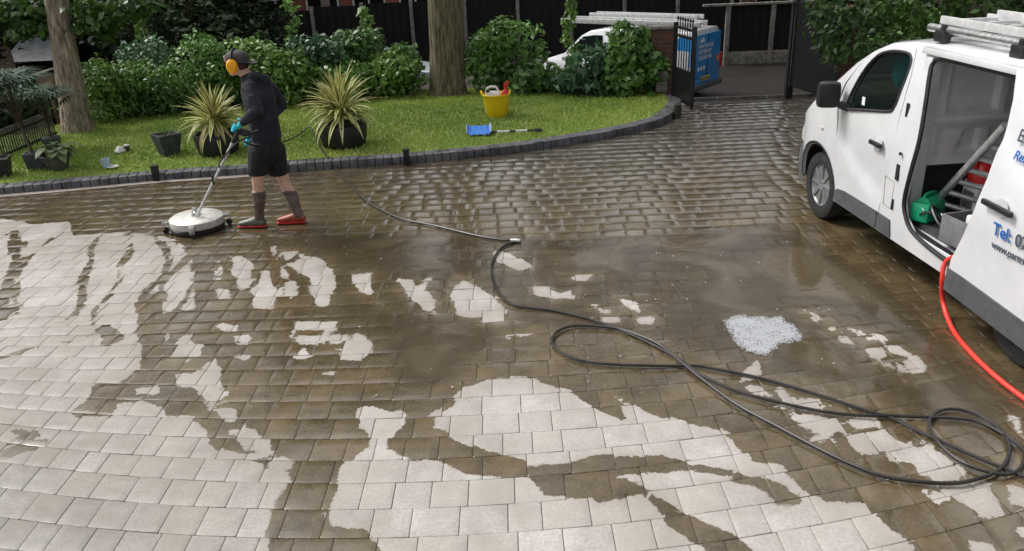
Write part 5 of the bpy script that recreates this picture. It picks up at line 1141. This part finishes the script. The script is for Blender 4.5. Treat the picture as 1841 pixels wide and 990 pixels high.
# ================================================================== TREES NEAR
def trunk_mesh(pts, radii, n=18, seed=0, ridge=.05, limbs=()):
    g = random.Random(seed); m = MB(); path = smooth_path(pts, 5); k = len(path); rs = np.interp(np.linspace(0, 1, k), np.linspace(0, 1, len(radii)), radii)
    vs = []
    for i, p in enumerate(path):
        for jn in range(n):
            a = 2*math.pi*jn/n; f = 1+ridge*math.sin(a*5+i*.25+seed)+ridge*.6*math.sin(a*9-i*.4)+g.uniform(-.02, .02)
            if i < 5: f *= 1+.10*(1-i/5)*(1+.8*math.sin(a*3+seed))
            vs.append(p+Vector((math.cos(a)*rs[i]*f, math.sin(a)*rs[i]*f, 0)))
    m.add(vs, [(i*n+q_, i*n+(q_+1) % n, (i+1)*n+(q_+1) % n, (i+1)*n+q_) for i in range(k-1) for q_ in range(n)])
    for (L_, r_) in limbs: m.tube(smooth_path(L_, 4), list(np.linspace(r_, r_*.3, (len(L_)-1)*4+1)), 8)
    return m
b0 = G(141, 236, .05); t1 = Y_(106, 30, b0.y+.05); 
tr = thing('tree', 'bare straight pale tree trunk at the left of the lawn by the fan palms', 'tree', b0)
tp = t1-b0; ext = tp+(tp*.9)
limbs = [([tp*1.3, tp*1.3+Vector((1.6, .3, 1.0)), tp*1.3+Vector((3.4, .5, 1.6))], .10), ([tp*1.5, tp*1.5+Vector((-1.6, -.3, 1.2)), tp*1.5+Vector((-3.2, .2, 1.9))], .10), ([ext, ext+Vector((.3, .6, 2.5))], .16)]
trunk_mesh([Vector((0, 0, -.1)), tp*.12, tp*.5, tp, ext], [.25, .215, .18, .165, .13], 22, 1, .045, limbs).build('trunk', M['bark'], tr)
leaves('crown', [(ext.x-1.5, 0.2, ext.z+1.8, 2.6, 2.4, 1.8), (ext.x+2.6, .5, ext.z+1.2, 2.5, 2.2, 1.5), (ext.x, .8, ext.z+3.4, 2.8, 2.5, 1.8)], 2200, .26, M['canopy'], tr, 11, .5, .3, gap=.4)
lbx = []
for (u, v, ru, rz_) in ((35, 25, .30, .12), (60, 45, .28, .10), (75, 15, .3, .14), (30, 8, .4, .15), (165, 18, .35, .16), (200, 35, .3, .14), (150, 45, .18, .1), (240, 12, .4, .15), (190, 62, .18, .12), (45, 62, .2, .08)): lbx.append((*(Y_(u, v, 12.6)-tr.location), ru, .4, rz_))
leaves('low_branches', lbx, 1100, .15, M['overhang'], tr, 13, .6, .1, .3)
b0 = G(806, 164, .03); t1 = Y_(801, 0, b0.y)
tr = thing('tree', 'thick ridged tree trunk rising from the back edge of the lawn behind the yellow tub', 'tree', b0)
tp = t1-b0; ext = tp*2.3
limbs = [([tp*1.8, tp*1.8+Vector((1.8, .2, 1.0)), tp*1.8+Vector((3.6, .6, 1.9))], .15), ([tp*2.0, tp*2.0+Vector((-1.9, .2, 1.1)), tp*2.0+Vector((-3.6, .2, 1.8))], .15), ([ext, ext+Vector((.3, .3, 2.5))], .2)]
trunk_mesh([Vector((0, 0, -.1)), tp*.12, tp*.5, tp, ext], [.34, .31, .305, .31, .25], 26, 3, .04, limbs).build('trunk', M['bark_green'], tr)
leaves('crown', [(ext.x-2.2, .2, ext.z+1.9, 2.6, 2.5, 1.6), (ext.x+2.8, .5, ext.z+2.0, 2.6, 2.2, 1.6), (ext.x, .8, ext.z+3.6, 3.0, 2.5, 1.8)], 3200, .26, M['canopy'], tr, 12, .5, .3, gap=.5)

# ------------------------------------------------------------------ hedge shrubs behind the lawn
def shrub(label, u, v, top, wpx, n, size, m_, seed, depth=.55, kind='laurel_shrub', gap=.25, extra=None, cat='shrub', group='laurel shrubs along the back of the lawn', yoff=.35, zb=.0):
    g = random.Random(seed); p = G(u, v, .05); y = p.y+yoff; c = Y_(u, v, y); zt = Y_(u, top, y).z; wd = (Y_(u+wpx/2, v, y)-Y_(u-wpx/2, v, y)).x; p = Vector((c.x, y, .04 if y < 13.5 else .0)); h = (zt-p.z)*1.06; n = int(n*1.5)
    t = thing(kind, label, cat, p, group=group); bl = []
    for i in range(5):
        bl.append((g.uniform(-.28, .28)*wd, g.uniform(-.15, .25), h*g.uniform(.42, .72), wd*g.uniform(.24, .36), depth*g.uniform(.7, 1), h*g.uniform(.28, .40)))
    bl.append((0, 0, h*.68, wd*.3, depth*.8, h*.3)); bl.append((-.1*wd, -.1, h*.27, wd*.5, depth*.9, h*.28)); bl.append((g.uniform(-.25, .25)*wd, -.05, h*.8, wd*.16, depth*.4, h*.22))
    if extra: bl += extra
    leaves('foliage', bl, n, size, m_, t, seed, .5, .35, .35, gap)
    s = MB()
    for i in range(7):
        e_ = Vector((g.uniform(-.4, .4)*wd, g.uniform(-.2, .2), h*g.uniform(.6, .85))); s.tube(smooth_path([(e_.x*.2, e_.y*.2, -.02), (e_.x*.5, e_.y*.5, e_.z*.5), e_], 3), [.022, .02, .018, .015, .012, .009, .006], 5)
    s.build('stems', M['twig'], t); return t
shrub('rounded mid-green shrub between the pale trunk and the leafy hedge', 205, 222, 118, 130, 3600, .075, M['laurel_bright'], 21)
shrub('tall dark conifer-like shrub with upright bluish tips behind the hedge', 268, 214, 82, 110, 3600, .085, M['bluegreen'], 22, kind='conifer_shrub', yoff=.9, gap=0)
shrub('dense small-leaved green shrub behind the grey tapered pot', 300, 212, 112, 150, 4600, .07, M['laurel'], 23)
shrub('leafy shrub behind the left cordyline', 375, 205, 78, 150, 4600, .085, M['laurel'], 24, yoff=.5)
shrub('bright-leaved shrub behind the person in the black hoodie', 470, 195, 80, 150, 4400, .10, M['laurel_bright'], 25, yoff=.5)
shrub('large-leaved shrub with gaps in front of the parked pale car, left part', 560, 185, 66, 140, 1900, .13, M['bluegreen'], 26, gap=.95, yoff=.5)
shrub('large-leaved shrub screening the parked pale car, right part', 655, 172, 58, 130, 1700, .13, M['laurel'], 27, gap=.95, yoff=.5)
shrub('low shrub pressed against the left of the thick tree trunk', 735, 167, 82, 90, 2000, .11, M['laurel'], 28, gap=.3)
shrub('broad low shrub filling the hedge between the person and the big cordyline', 515, 190, 100, 120, 2600, .10, M['laurel_bright'], 57, yoff=.15, gap=.2)
shrub('leafy shrub in the hedge right behind the big cordyline', 610, 178, 112, 130, 2400, .12, M['laurel'], 58, yoff=.1, gap=.3)
shrub('bright low shrub in the hedge between the big cordyline and the thick trunk', 700, 170, 96, 110, 2200, .11, M['laurel_bright'], 59, yoff=.2, gap=.3)
shrub('thin shrub just right of the thick tree trunk', 905, 160, 40, 140, 2500, .13, M['laurel'], 29, gap=.5, yoff=.4)
shrub('low leafy shrub in front of the white van bonnet', 985, 168, 100, 130, 1500, .13, M['laurel'], 30, gap=.8)
shrub('big-leaved shrub in front of the parked white van cab', 1065, 174, 72, 130, 1700, .14, M['bluegreen'], 31, gap=.7)
shrub('tall big-leaved shrub against the brick gate pillar', 1140, 176, 56, 110, 3200, .14, M['laurel'], 32, gap=.3, yoff=.45)
t = shrub('small orange-brown leaved bush among the green shrubs by the gate pillar', 1130, 165, 92, 46, 420, .10, M['russet'], 33, depth=.2, kind='russet_shrub', yoff=-.15, group=None)
for (u, v, tp_, lbl, sd_) in ((535, 120, 8, 'spindly sapling with pale leaves rising above the hedge behind the person', 40), (262, 150, 30, 'thin leafy sapling with pale tips at the far left fence', 41), (1035, 80, -5, 'thin sapling rising in front of the ladders of the white van', 42), (668, 100, 25, 'wispy climbing shoot in front of a fence post above the parked car', 43)):
    y = 15.6; a = Y_(u, v, y); b_ = Y_(u-14, tp_, y); a.z = min(a.z, .1); t = thing('sapling', lbl, 'sapling', (a.x, y, -.2)); rel = b_-Vector((a.x, y, -.2)); g = random.Random(sd_)
    s = MB(); s.tube(smooth_path([(0, 0, 0), rel*.5+Vector((.05, 0, 0)), rel], 4), list(np.linspace(.02, .006, 9)), 5); s.build('trunk', M['twig'], t)
    leaves('crown', [(rel.x*f+g.uniform(-.08, .08), 0, rel.z*f, .13, .12, .12) for f in (.45, .55, .65, .75, .85, .95, 1.0)], 170, .12, M['laurel_bright'], t, sd_, .5, .2)

# bird table
y = 13.1; p = Y_(88, 150, y); t = thing('bird_table', 'wooden bird table with a pale sloping roof behind the left palms', 'bird table', (p.x, y, .03)); zt = Y_(88, 128, y).z-.03
m = MB(); m.bar((0, 0, 0), (0, 0, zt-.28), .06); m.build('post', M['pinkwood'], t)
m = MB(); m.box((0, 0, zt-.15), (.26, .24, .22), None, .01); m.build('box', M['pinkwood'], t)
m = MB(); m.box((-.03, 0, zt), (.40, .36, .03), Matrix.Rotation(-.25, 3, 'Y'), .006); m.build('roof', M['paleslab'], t)

# ================================================================== GATEWAY
pb_ = Vector((G(1190, 178).x+.02, 13.75, 0)); pz = Y_(1190, 45, 13.75).z
t = thing('brick_pillar', 'red-brown brick gate pillar with a stone cap beside the open iron gate', 'gate pillar', pb_)
m = MB(); m.box((0, 0, (pz-.05)/2-.05), (.37, .37, pz-.05+.1)); m.build('shaft', M['brick'], t, smooth=False); m = MB(); m.box((0, 0, pz-.02), (.44, .44, .05), None, .01); m.build('cap', M['concrete'], t)
lp = Y_(1190, 146, 13.40); t = thing('letter_box', 'pale grey letter box mounted low on the brick gate pillar', 'letter box', lp)
m = MB(); m.box((0, .06, .08), (.17, .12, .15), None, .01); m.box((0, .06, -.09), (.18, .12, .17), None, .01); m.build('box', M['concrete'], t)
m = MB(); m.box((0, -.003, .10), (.13, .006, .012)); m.box((0, -.003, .06), (.13, .006, .012)); m.box((0, -.003, -.05), (.11, .006, .01)); m.build('slot', M['iron'], t)
def gate(label, p, q_, h, solid):
    t = thing('gate', label, 'gate', p); d = Vector(q_)-Vector(p); L_ = d.length; d.normalize(); zz = Vector((0, 0, 1))
    fr = MB(); 
    for x in (0, L_): fr.bar(d*x+zz*.03, d*x+zz*(h+.04), .05)
    for z in (.08, h*.46, h*.88, h*.98): fr.bar(zz*z, d*L_+zz*z, .035, .035)
    fr.build('frame', M['iron'], t)
    if solid:
        m = MB(); m.bar(zz*(h*.5), d*L_+zz*(h*.5), .02, h*.95); m.build('panel', M['iron'], t)
    else:
        m = MB(); m.bar(zz*(h*.25), d*L_+zz*(h*.25), .012, h*.40); m.build('panel', M['iron'], t)
        n_ = int(L_/.09)
        for i in range(1, n_): m = MB(); m.bar(d*(L_*i/n_)+zz*.4, d*(L_*i/n_)+zz*(h+.10), .014); m.lathe([(.014, 0), (.02, .02), (0, .06)], 6, d*(L_*i/n_)+zz*(h+.09)); m.build('bar', M['iron'], t)
    return t
gl = G(1243, 199); gh = Y_(1209, 180, 13.15); gate('open black iron gate with vertical bars beside the brick pillar', (gl.x, gl.y, 0), (gh.x, 13.15, 0), 1.20, False)
grt = G(1500, 188); gate('solid black gate leaf standing open behind the bonnet of the panel van', (grt.x+.05, grt.y+.2, 0), (G(1456, 178).x+.02, 13.9, 0), 1.42, True)
p = Vector((G(1462, 178).x-.0, 14.05, gz(14.05))); t = thing('gate_post', 'dark gate post with a pale cap beyond the open solid gate', 'gate post', p); m = MB(); m.box((0, 0, .8), (.12, .12, 1.6), None, .01); m.build('post', M['fence'], t); m = MB(); m.box((0, 0, 1.62), (.2, .2, .05), None, .01); m.build('cap', M['concrete'], t)
t = thing('brick_pillar', 'dark brick pillar in shade half hidden behind the foliage right of the drive', 'gate pillar', (p.x+.75, 14.1, 0)); m = MB(); m.box((0, 0, .6), (.45, .45, 1.4)); m.build('shaft', M['brick'], t, smooth=False)

# overhanging tree on the right
p = Vector((7.2, 12.6, 0)); t = thing('tree', 'leafy tree overhanging the driveway behind the panel van', 'tree', p)
trunk_mesh([Vector((0, 0, -.1)), Vector((0, 0, .8)), Vector((-.1, 0, 2)), Vector((-.2, 0, 4.5))], [.2, .16, .14, .08], 14, 5, .04, [([Vector((0, 0, 1.2)), Vector((-.9, -.1, 1.5)), Vector((-1.7, -.2, 1.6))], .06), ([Vector((0, 0, 1.6)), Vector((.9, -.4, 1.9)), Vector((2, -.8, 2.1))], .06)]).build('trunk', M['bark'], t)
def rel(u, v, y): return tuple(Y_(u, v, y)-p)
bl = []
for (u, v, ru, rz_) in ((1500, 45, .42, .38), (1530, 85, .40, .22), (1492, 90, .16, .22), (1560, 20, .5, .3), (1620, 40, .5, .3), (1640, 75, .45, .22), (1700, 20, .55, .32), (1760, 15, .5, .3), (1600, 0, .6, .4), (1490, 10, .3, .4), (1780, 50, .3, .2), (1690, 55, .4, .2)): bl.append((*rel(u, v, 12.3), ru, .6, rz_))
bl += [(0, 0, 2.9, 1.8, 1.4, 1.0), (-.9, .2, 2.5, .9, 1.0, .7), (1.2, -.3, 2.5, 1.4, 1.2, .8), (0, .2, 4.3, 2.2, 2.0, 1.3)]
leaves('crown', bl, 9500, .13, M['overhang'], t, 51, .45, .2, .2, .15)
shrub('dark ivy bush behind the railings at the far left', 25, 262, 165, 150, 2600, .11, M['woods'], 55, yoff=1.2, group=None)
shrub('dark bush filling the gap behind the fan palms', 95, 238, 150, 90, 1900, .11, M['bluegreen'], 56, yoff=1.0, group=None)
shrub('dark shrub low behind the cab of the panel van', 1560, 140, 70, 160, 2600, .13, M['laurel'], 52, yoff=.2, group=None)
shrub('bright-tipped shrub above the roof ladders of the panel van', 1640, 120, 28, 150, 2400, .12, M['laurel_bright'], 53, yoff=-.4, group=None)
shrub('dark evergreen bush beyond the van roof at the far right', 1790, 120, -10, 170, 2600, .15, M['woods'], 54, yoff=1.2, group=None)

# ================================================================== STREET SIDE
FY = 27.5; fz = gz(FY)
FTP = [(-700, 120), (0, 95), (215, 72), (318, 55), (398, 42), (480, 24), (566, 14), (655, 7), (743, 2), (838, -1), (1216, -8), (1330, -8)]
def fence():
    t = thing('fence', 'dark close-board fence with grey concrete posts across the far side of the street', 'fence', (0, FY, fz)); h = 1.82
    px = [655-93*3.0, 562, 655, 743, 838, 932, 1028, 1122, 1216]
    FT = lambda x: float(np.interp(x, [Y_(u, v, FY).x for u, v in FTP], [Y_(u, v, FY).z-fz for u, v in FTP]))
    xs_ = sorted([Y_(u, 60, FY).x for u in (-700, -600, -500, -400, -300, -200, -100, 0, 108, 215, 318, 398, 480, 566, 655, 743, 838, 932, 1028, 1122, 1216, 1312)])
    for a, b_ in zip(xs_, xs_[1:]):
        h = FT((a+b_)/2); m = MB(); n_ = 12
        for i in range(n_): x0 = a+.05+(b_-a-.1)*i/n_; m.box(((x0+(b_-a-.1)/n_/2), .02*(i % 2), .28+(h-.28)/2), ((b_-a-.1)/n_+.012, .018, h-.28))
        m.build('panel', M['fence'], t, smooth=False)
        m = MB(); m.box(((a+b_)/2, 0, .13), (b_-a-.1, .05, .28), None, .006); m.build('gravel_board', M['concrete_dark'], t)
    for x in xs_: m = MB(); h = FT(x); m.box((x, -.03, h/2+.02), (.11, .12, h+.06), None, .01); m.build('post', M['concrete'], t)
fence()
def fence2():
    a = Y_(1304, 100, FY-1.2); t = thing('fence', 'taller dark fence opposite the gateway with two pale posts and a rail on top', 'fence', (0, FY-1.2, fz)); h = Y_(1304, 10, FY-1.2).z-fz
    xs_ = [Y_(u, 100, FY-1.2).x for u in (1304, 1383, 1462, 1545, 1630, 1715, 1800, 1890, 1990)]
    for a, b_ in zip(xs_, xs_[1:]):
        m = MB(); n_ = 10
        for i in range(n_): x0 = a+.05+(b_-a-.1)*i/n_; m.box(((x0+(b_-a-.1)/n_/2), .02*(i % 2), .42+(h-.42)/2), ((b_-a-.1)/n_+.012, .018, h-.42))
        m.build('panel', M['fence'], t, smooth=False)
        m = MB(); m.box(((a+b_)/2, 0, .18), (b_-a-.1, .05, .40), None, .006); m.build('gravel_board', M['concrete'], t)
    for x in xs_: m = MB(); m.box((x, -.03, h/2), (.14, .13, h), None, .01); m.build('post', M['concrete'], t)
    m = MB(); m.box(((xs_[0]+xs_[2])/2-.3, -.03, h+.03), (xs_[2]-xs_[0]+1.0, .16, .07), None, .01); m.build('top_rail', M['concrete'], t)
fence2()

def vehicle(name, label, cat, loc, rz, outline, w_, belt, paint, glass, wheels, wr, roofz, tumble=.16):
    t = thing(name, label, cat, loc, rz); cx = sum(p_[0] for p_ in outline)/len(outline); cz = sum(p_[1] for p_ in outline)/len(outline); m = MB()
    def half(z): return w_/2*(1-tumble*max(0, (z-belt)/(roofz-belt)))
    secs = []
    for f, k in ((-1, .955), (-.97, .985), (-.9, .997), (0, 1.0), (.9, .997), (.97, .985), (1, .955)): secs.append([(cx+(x-cx)*k, f*half(z), cz+(z-cz)*k) for x, z in outline])
    n = len(outline); m.add([p_ for s in secs for p_ in s], [(i*n+q_, i*n+(q_+1) % n, (i+1)*n+(q_+1) % n, (i+1)*n+q_) for i in range(6) for q_ in range(n)])
    for f_, rev in ((0, 0), (6, 1)):
        for tr_ in tessellate_polygon([[Vector((x, z, 0)) for x, z in outline]]): m.f.append(tuple(f_*n+i for i in tr_))
    m.build('body', paint, t)
    for g_ in glass:
        for s in (-1, 1):
            gm_ = MB(); gm_.add([(x, s*(half(z)+.006), z) for x, z in g_], [tuple(range(len(g_)))]); gm_.build('window', M['glass'], t)
    for x in wheels:
        for s in (-1, 1):
            wt = thing('wheel', None, None); wt.parent = t; wt.location = (x, s*(w_/2-.09), wr)
            q_ = MB(); q_.lathe([(wr*.6, -.1), (wr*.95, -.1), (wr, -.06), (wr, .06), (wr*.95, .1), (wr*.6, .1)], 24, m=Matrix.Rotation(R(90), 3, 'X')); q_.build('tyre', M['rubber'], wt)
            q_ = MB(); q_.lathe([(0, -.07), (wr*.6, -.085), (wr*.62, .085), (0, .07)], 20, m=Matrix.Rotation(R(90), 3, 'X')); q_.build('rim', M['alu'], wt)
    return t, half
# white van beyond the shrubs
VZ = gz(20.9)-.02; vr = Y_(1277, 150, 20.5); rz2 = R(39)
OUT = [(-2.5, .35), (-2.48, .8), (-2.3, 1.0), (-1.7, 1.18), (-1.1, 1.72), (-.8, 1.86), (-.3, 1.93), (2.42, 1.93), (2.48, 1.8), (2.5, .9), (2.5, .35), (1.75, .33), (1.0, .33), (-1.2, .33), (-1.9, .33)]
WG = [[(-1.55, 1.22), (-1.02, 1.68), (-.62, 1.74), (-.35, 1.74), (-.35, 1.2)]]
cvx, cvy = vr.x-2.5*.9*math.cos(rz2)-.1, 22.0
wv2, hf = vehicle('parked_van', 'white van with a blue rear and roof ladders parked beyond the shrubs', 'van', (cvx, cvy, VZ), -rz2+0, OUT, 1.9, 1.1, M['white_paint'], WG, (-1.55, 1.6), .33, 1.93, .12)
m = MB(); m.add([(-1.62, -.78, 1.26), (-1.62, .78, 1.26), (-1.12, .76, 1.72), (-1.12, -.76, 1.72)], [(0, 1, 2, 3)]); o = m.build('windscreen', M['glass'], wv2); o.location = (-.03, 0, .03)
# blue livery: diagonal rear flank and doors
m = MB(); m.add([(x, -(hf(z)+.012), z) for x, z in [(1.1, .45), (2.44, .45), (2.44, 1.82), (2.1, 1.82)]], [(0, 1, 2, 3)]); m.build('blue_flank', M['blue_van'], wv2)
m = MB(); m.box((2.50, 0, 1.22), (.03, 1.62, 1.20), None, .01); m.box((2.50, 0, .56), (.035, 1.66, .14), None, .01); m.build('rear_doors', M['blue_van'], wv2)
m = MB(); m.box((2.545, 0, .42), (.10, 1.8, .16), None, .03); m.build('rear_bumper', M['grey_clad'], wv2)
m = MB(); m.box((2.52, .0, 1.2), (.012, .012, 1.2)); m.build('door_gap', M['black_plastic'], wv2)
RBs = Matrix((Vector((0, 1, 0)), Vector((0, 0, 1)), Vector((1, 0, 0)))).transposed()
for s_, z, sz in (('PARTRIDGE', 1.46, .15), ('EXTERIOR', 1.31, .15), ('CLEANING', 1.16, .15)): text(s_, sz, 'lettering', M['text_white'], wv2, (2.532, -.60, z), RBs, xs=1.15)
for k in range(3): m = MB(); m.lathe([(.04, 0), (.06, 0), (.06, .006), (.04, .006)], 16, (2.522, -.55+.17*k, .92), m=Matrix.Rotation(R(90), 3, 'Y')); m.build('livery_icon', M['text_white'], wv2)
m = MB(); m.prism([(0, 0), (.30, 0), (.30, .03), (.21, .14), (.15, .09), (.08, .07)], 2.524, 2.532); m.v = [(v_[1], -.55+v_[0], 1.62+v_[2]) if i >= len(m.v)-12 else v_ for i, v_ in enumerate(m.v)]
m.build('livery_mark', M['text_white'], wv2)
m = MB(); m.box((2.53, -.10, .63), (.02, .54, .12), None, .006); pl_ = m.build('number_plate', M['plate'], wv2); text('MV18 CXN', .11, 'lettering', M['text_dark'], pl_, (2.542, -.35, .59), RBs)
m = MB(); m.box((2.53, .62, 1.1), (.015, .14, .16)); m.build('orange_sticker', M['orange'], wv2)
for s in (-1, 1): m = MB(); m.box((2.50, s*.86, 1.0), (.06, .09, .42), None, .015); m.build('tail_light', M['red'], wv2)
wv2.scale = (.9, .9, .9)
WM = Matrix.Translation((cvx, cvy, VZ)) @ Matrix.Rotation(-rz2, 4, 'Z') @ Matrix.Scale(.9, 4)
ladder('ladder', 'wide silver ladder on the roof of the white van in the street', (-1.9, -.72, 2.1), (2.6, -.72, 2.1), (0, .42, .02), 14, .02, (.05, .12), parent_m=WM)
ladder('ladder', 'second silver ladder lying behind the first on the street van roof', (-1.3, -.1, 2.22), (2.2, -.1, 2.22), (0, .40, .0), 12, .02, (.05, .10), parent_m=WM)
# parked pale car
CO = [(-2.1, .3), (-2.12, .6), (-1.95, .78), (-1.1, .92), (-.5, 1.36), (.0, 1.46), (.9, 1.44), (1.6, 1.05), (2.0, .98), (2.1, .6), (2.05, .3), (1.3, .25), (-1.3, .25)]
cy = 20.0; cc_ = Y_(625, 120, cy)
vehicle('parked_car', 'pale blue-grey car parked in the street, glimpsed through the shrubs', 'car', (cc_.x, cy, gz(cy)), R(4), CO, 1.75, .9, mat('car_paint', (.42, .5, .53), .25, coat=.5), [[(-.95, .93), (-.45, 1.3), (.0, 1.39), (.0, .93)], [(.06, .93), (.06, 1.39), (.85, 1.37), (1.35, 1.0)]], (-1.3, 1.25), .31, 1.46)

# neighbour's roof at the left
y = 22.0; p = Y_(62, 108, y); t = thing('shed', 'low shed with a grey slate roof in the dark garden at the far left', 'shed', (p.x, y, gz(y))); hz = p.z-gz(y)
m = MB(); m.box((0, .9, hz/2-.05), (1.3, 1.6, hz-.1)); m.build('wall', M['fence'], t, smooth=False)
m = MB(); m.prism([(-.2, 0), (.0, -.03), (1.0, .42), (1.9, -.03), (2.0, 0), (1.0, .48)], -.75, .75); m.v = [(v_[1], v_[0], v_[2]+hz) for v_ in m.v]; m.build('roof', M['slate_roof'], t, smooth=False)
# houses beyond the fence
for (u, wd, lb_) in ((655, 9.0, 'red brick house with white windows just showing above the middle of the fence'), (1390, 6.0, 'brick house with white trim showing above the fence beyond the gateway')):
    y = 33.0; p = Y_(u, 10, y); t = thing('house', lb_, 'house', (p.x, y, gz(y))); zb = p.z-gz(y)
    m = MB(); m.box((0, 2.5, 3.0), (wd, 5, 6.0)); m.build('wall', M['house_wall'], t, smooth=False)
    m = MB(); m.prism([(-.4, 5.95), (2.5, 8.3), (5.4, 5.95)], -wd/2-.3, wd/2+.3); m.v = [(v_[1], v_[0], v_[2]) for v_ in m.v]; m.build('roof', M['slate_roof'], t, smooth=False)
    for i in range(int(wd/1.8)):
        for z in (zb+.35, zb+2.9):
            x = -wd/2+1.1+i*1.8; m = MB()
            for dx in (-.6, 0, .6): m.box((x+dx, -.02, z), (.07, .07, 1.3))
            for dz in (-.65, 0, .65): m.box((x, -.03, z+dz), (1.27, .07, .07))
            wf = m.build('window', M['house_white'], t); m = MB(); m.box((x, .0, z), (1.15, .03, 1.25)); m.build('pane', M['glass'], wf)

# ================================================================== BACKGROUND TREES
def bg_tree(seed, h, r_):
    g = random.Random(seed); t = thing('background_tree', None, None, (0, 0, 0)); pts = [Vector((0, 0, -.2)), Vector((g.uniform(-.1, .1), 0, h*.3)), Vector((g.uniform(-.3, .3), 0, h*.75))]
    lim = [([Vector((0, 0, h*.35)), Vector((math.cos(a)*r_*.4, math.sin(a)*r_*.4, h*.5)), Vector((math.cos(a)*r_*.8, math.sin(a)*r_*.8, h*.62))], .08) for a in [g.uniform(0, 6.28) for _ in range(6)]]
    trunk_mesh(pts, [.24, .18, .10], 10, seed, .05, lim).build('trunk', M['bark'], t)
    bl = [(g.uniform(-.6, .6)*r_, g.uniform(-.5, .5)*r_, h*g.uniform(.32, .85), r_*g.uniform(.35, .6), r_*g.uniform(.35, .6), h*g.uniform(.10, .18)) for _ in range(9)]
    leaves('crown', bl, 8000, .25, M['woods'], t, seed, .55, .25, .2, .2); return t
protos = [bg_tree(61, 9, 3.2), bg_tree(62, 11, 3.4), bg_tree(63, 8, 2.8)]; used = set()
spots = [(-17, 17.2, 0, 'bushy dark tree nearest the left edge beyond the railings'), (-13.4, 19.5, 2, 'dark tree behind the grey shed roof'), (-10.6, 17.6, 1, 'dark tree directly behind the pale left trunk'), (-8.3, 22.5, 0, 'dark tree in the street gap left of the first fence posts'), (-19, 25, 1, 'tall dark tree at the far left background'),
         (-13.5, 31.5, 0, 'dark tree beyond the left end of the fence'), (-9.2, 31.2, 1, 'dark tree beyond the fence above the person'), (-6.6, 32, 2, 'dark tree beyond the fence left of the brick house'), (-5.9, 33.5, 1, 'dark tree beyond the fence behind the thick trunk'), (2.3, 31.2, 0, 'dark tree beyond the fence above the roof ladders of the street van'), (7.5, 32, 2, 'dark tree beyond the fence above the blue van doors'),
         (13.9, 31.3, 1, 'dark tree beyond the fence behind the overhanging foliage'), (14.5, 24, 0, 'dark tree at the far right beyond the panel van'), (11.2, 17.5, 2, 'dark tree close behind the roof of the panel van'), (18, 18, 1, 'dark tree at the right edge of the background'), (-24, 21, 2, 'dark tree outside the left of the lawn')]
for x, y, k, lb_ in spots:
    if k in used:
        r_ = protos[k].copy(); C.objects.link(r_)
        for ch in protos[k].children: c_ = ch.copy(); C.objects.link(c_); c_.parent = r_
    else: r_ = protos[k]; used.add(k)
    r_.location = (x, y, gz(y)); r_.rotation_euler[2] = x*1.7+y; sxy = {2.3: .62, 7.5: .5, 13.9: .85, -6.6: .8, -5.9: .8}.get(x, 1.0) if y > 29 else 1.0; r_.scale = (sxy, sxy, (1.65 if y > 29 else .6 if x < 0 else 1)+.08*math.sin(x*3)); tag(r_, lb_, 'tree', 'dark trees in the background')

# dense far woodland closing the view beyond the street (reads as one mass)
wb = []
for i in range(26): wb.append((random.uniform(-38, -9), random.uniform(31, 36), random.uniform(-.5, 5.5), 3.2, 1.5, 2.2))
for i in range(12): wb.append((random.uniform(-27, -11), random.uniform(23.5, 25.5), random.uniform(-.8, 2.6), 2.2, 1.0, 1.6))
for i in range(16): wb.append((random.uniform(10, 34), random.uniform(27.5, 33), random.uniform(-.5, 5), 3.0, 1.5, 2.2))
tag(leaves('woodland', wb, 60000, .30, M['woods'], None, 77, .6, .1, .2), 'dark woodland mass closing the background beyond the fence and the left garden', 'woodland', kind='stuff')
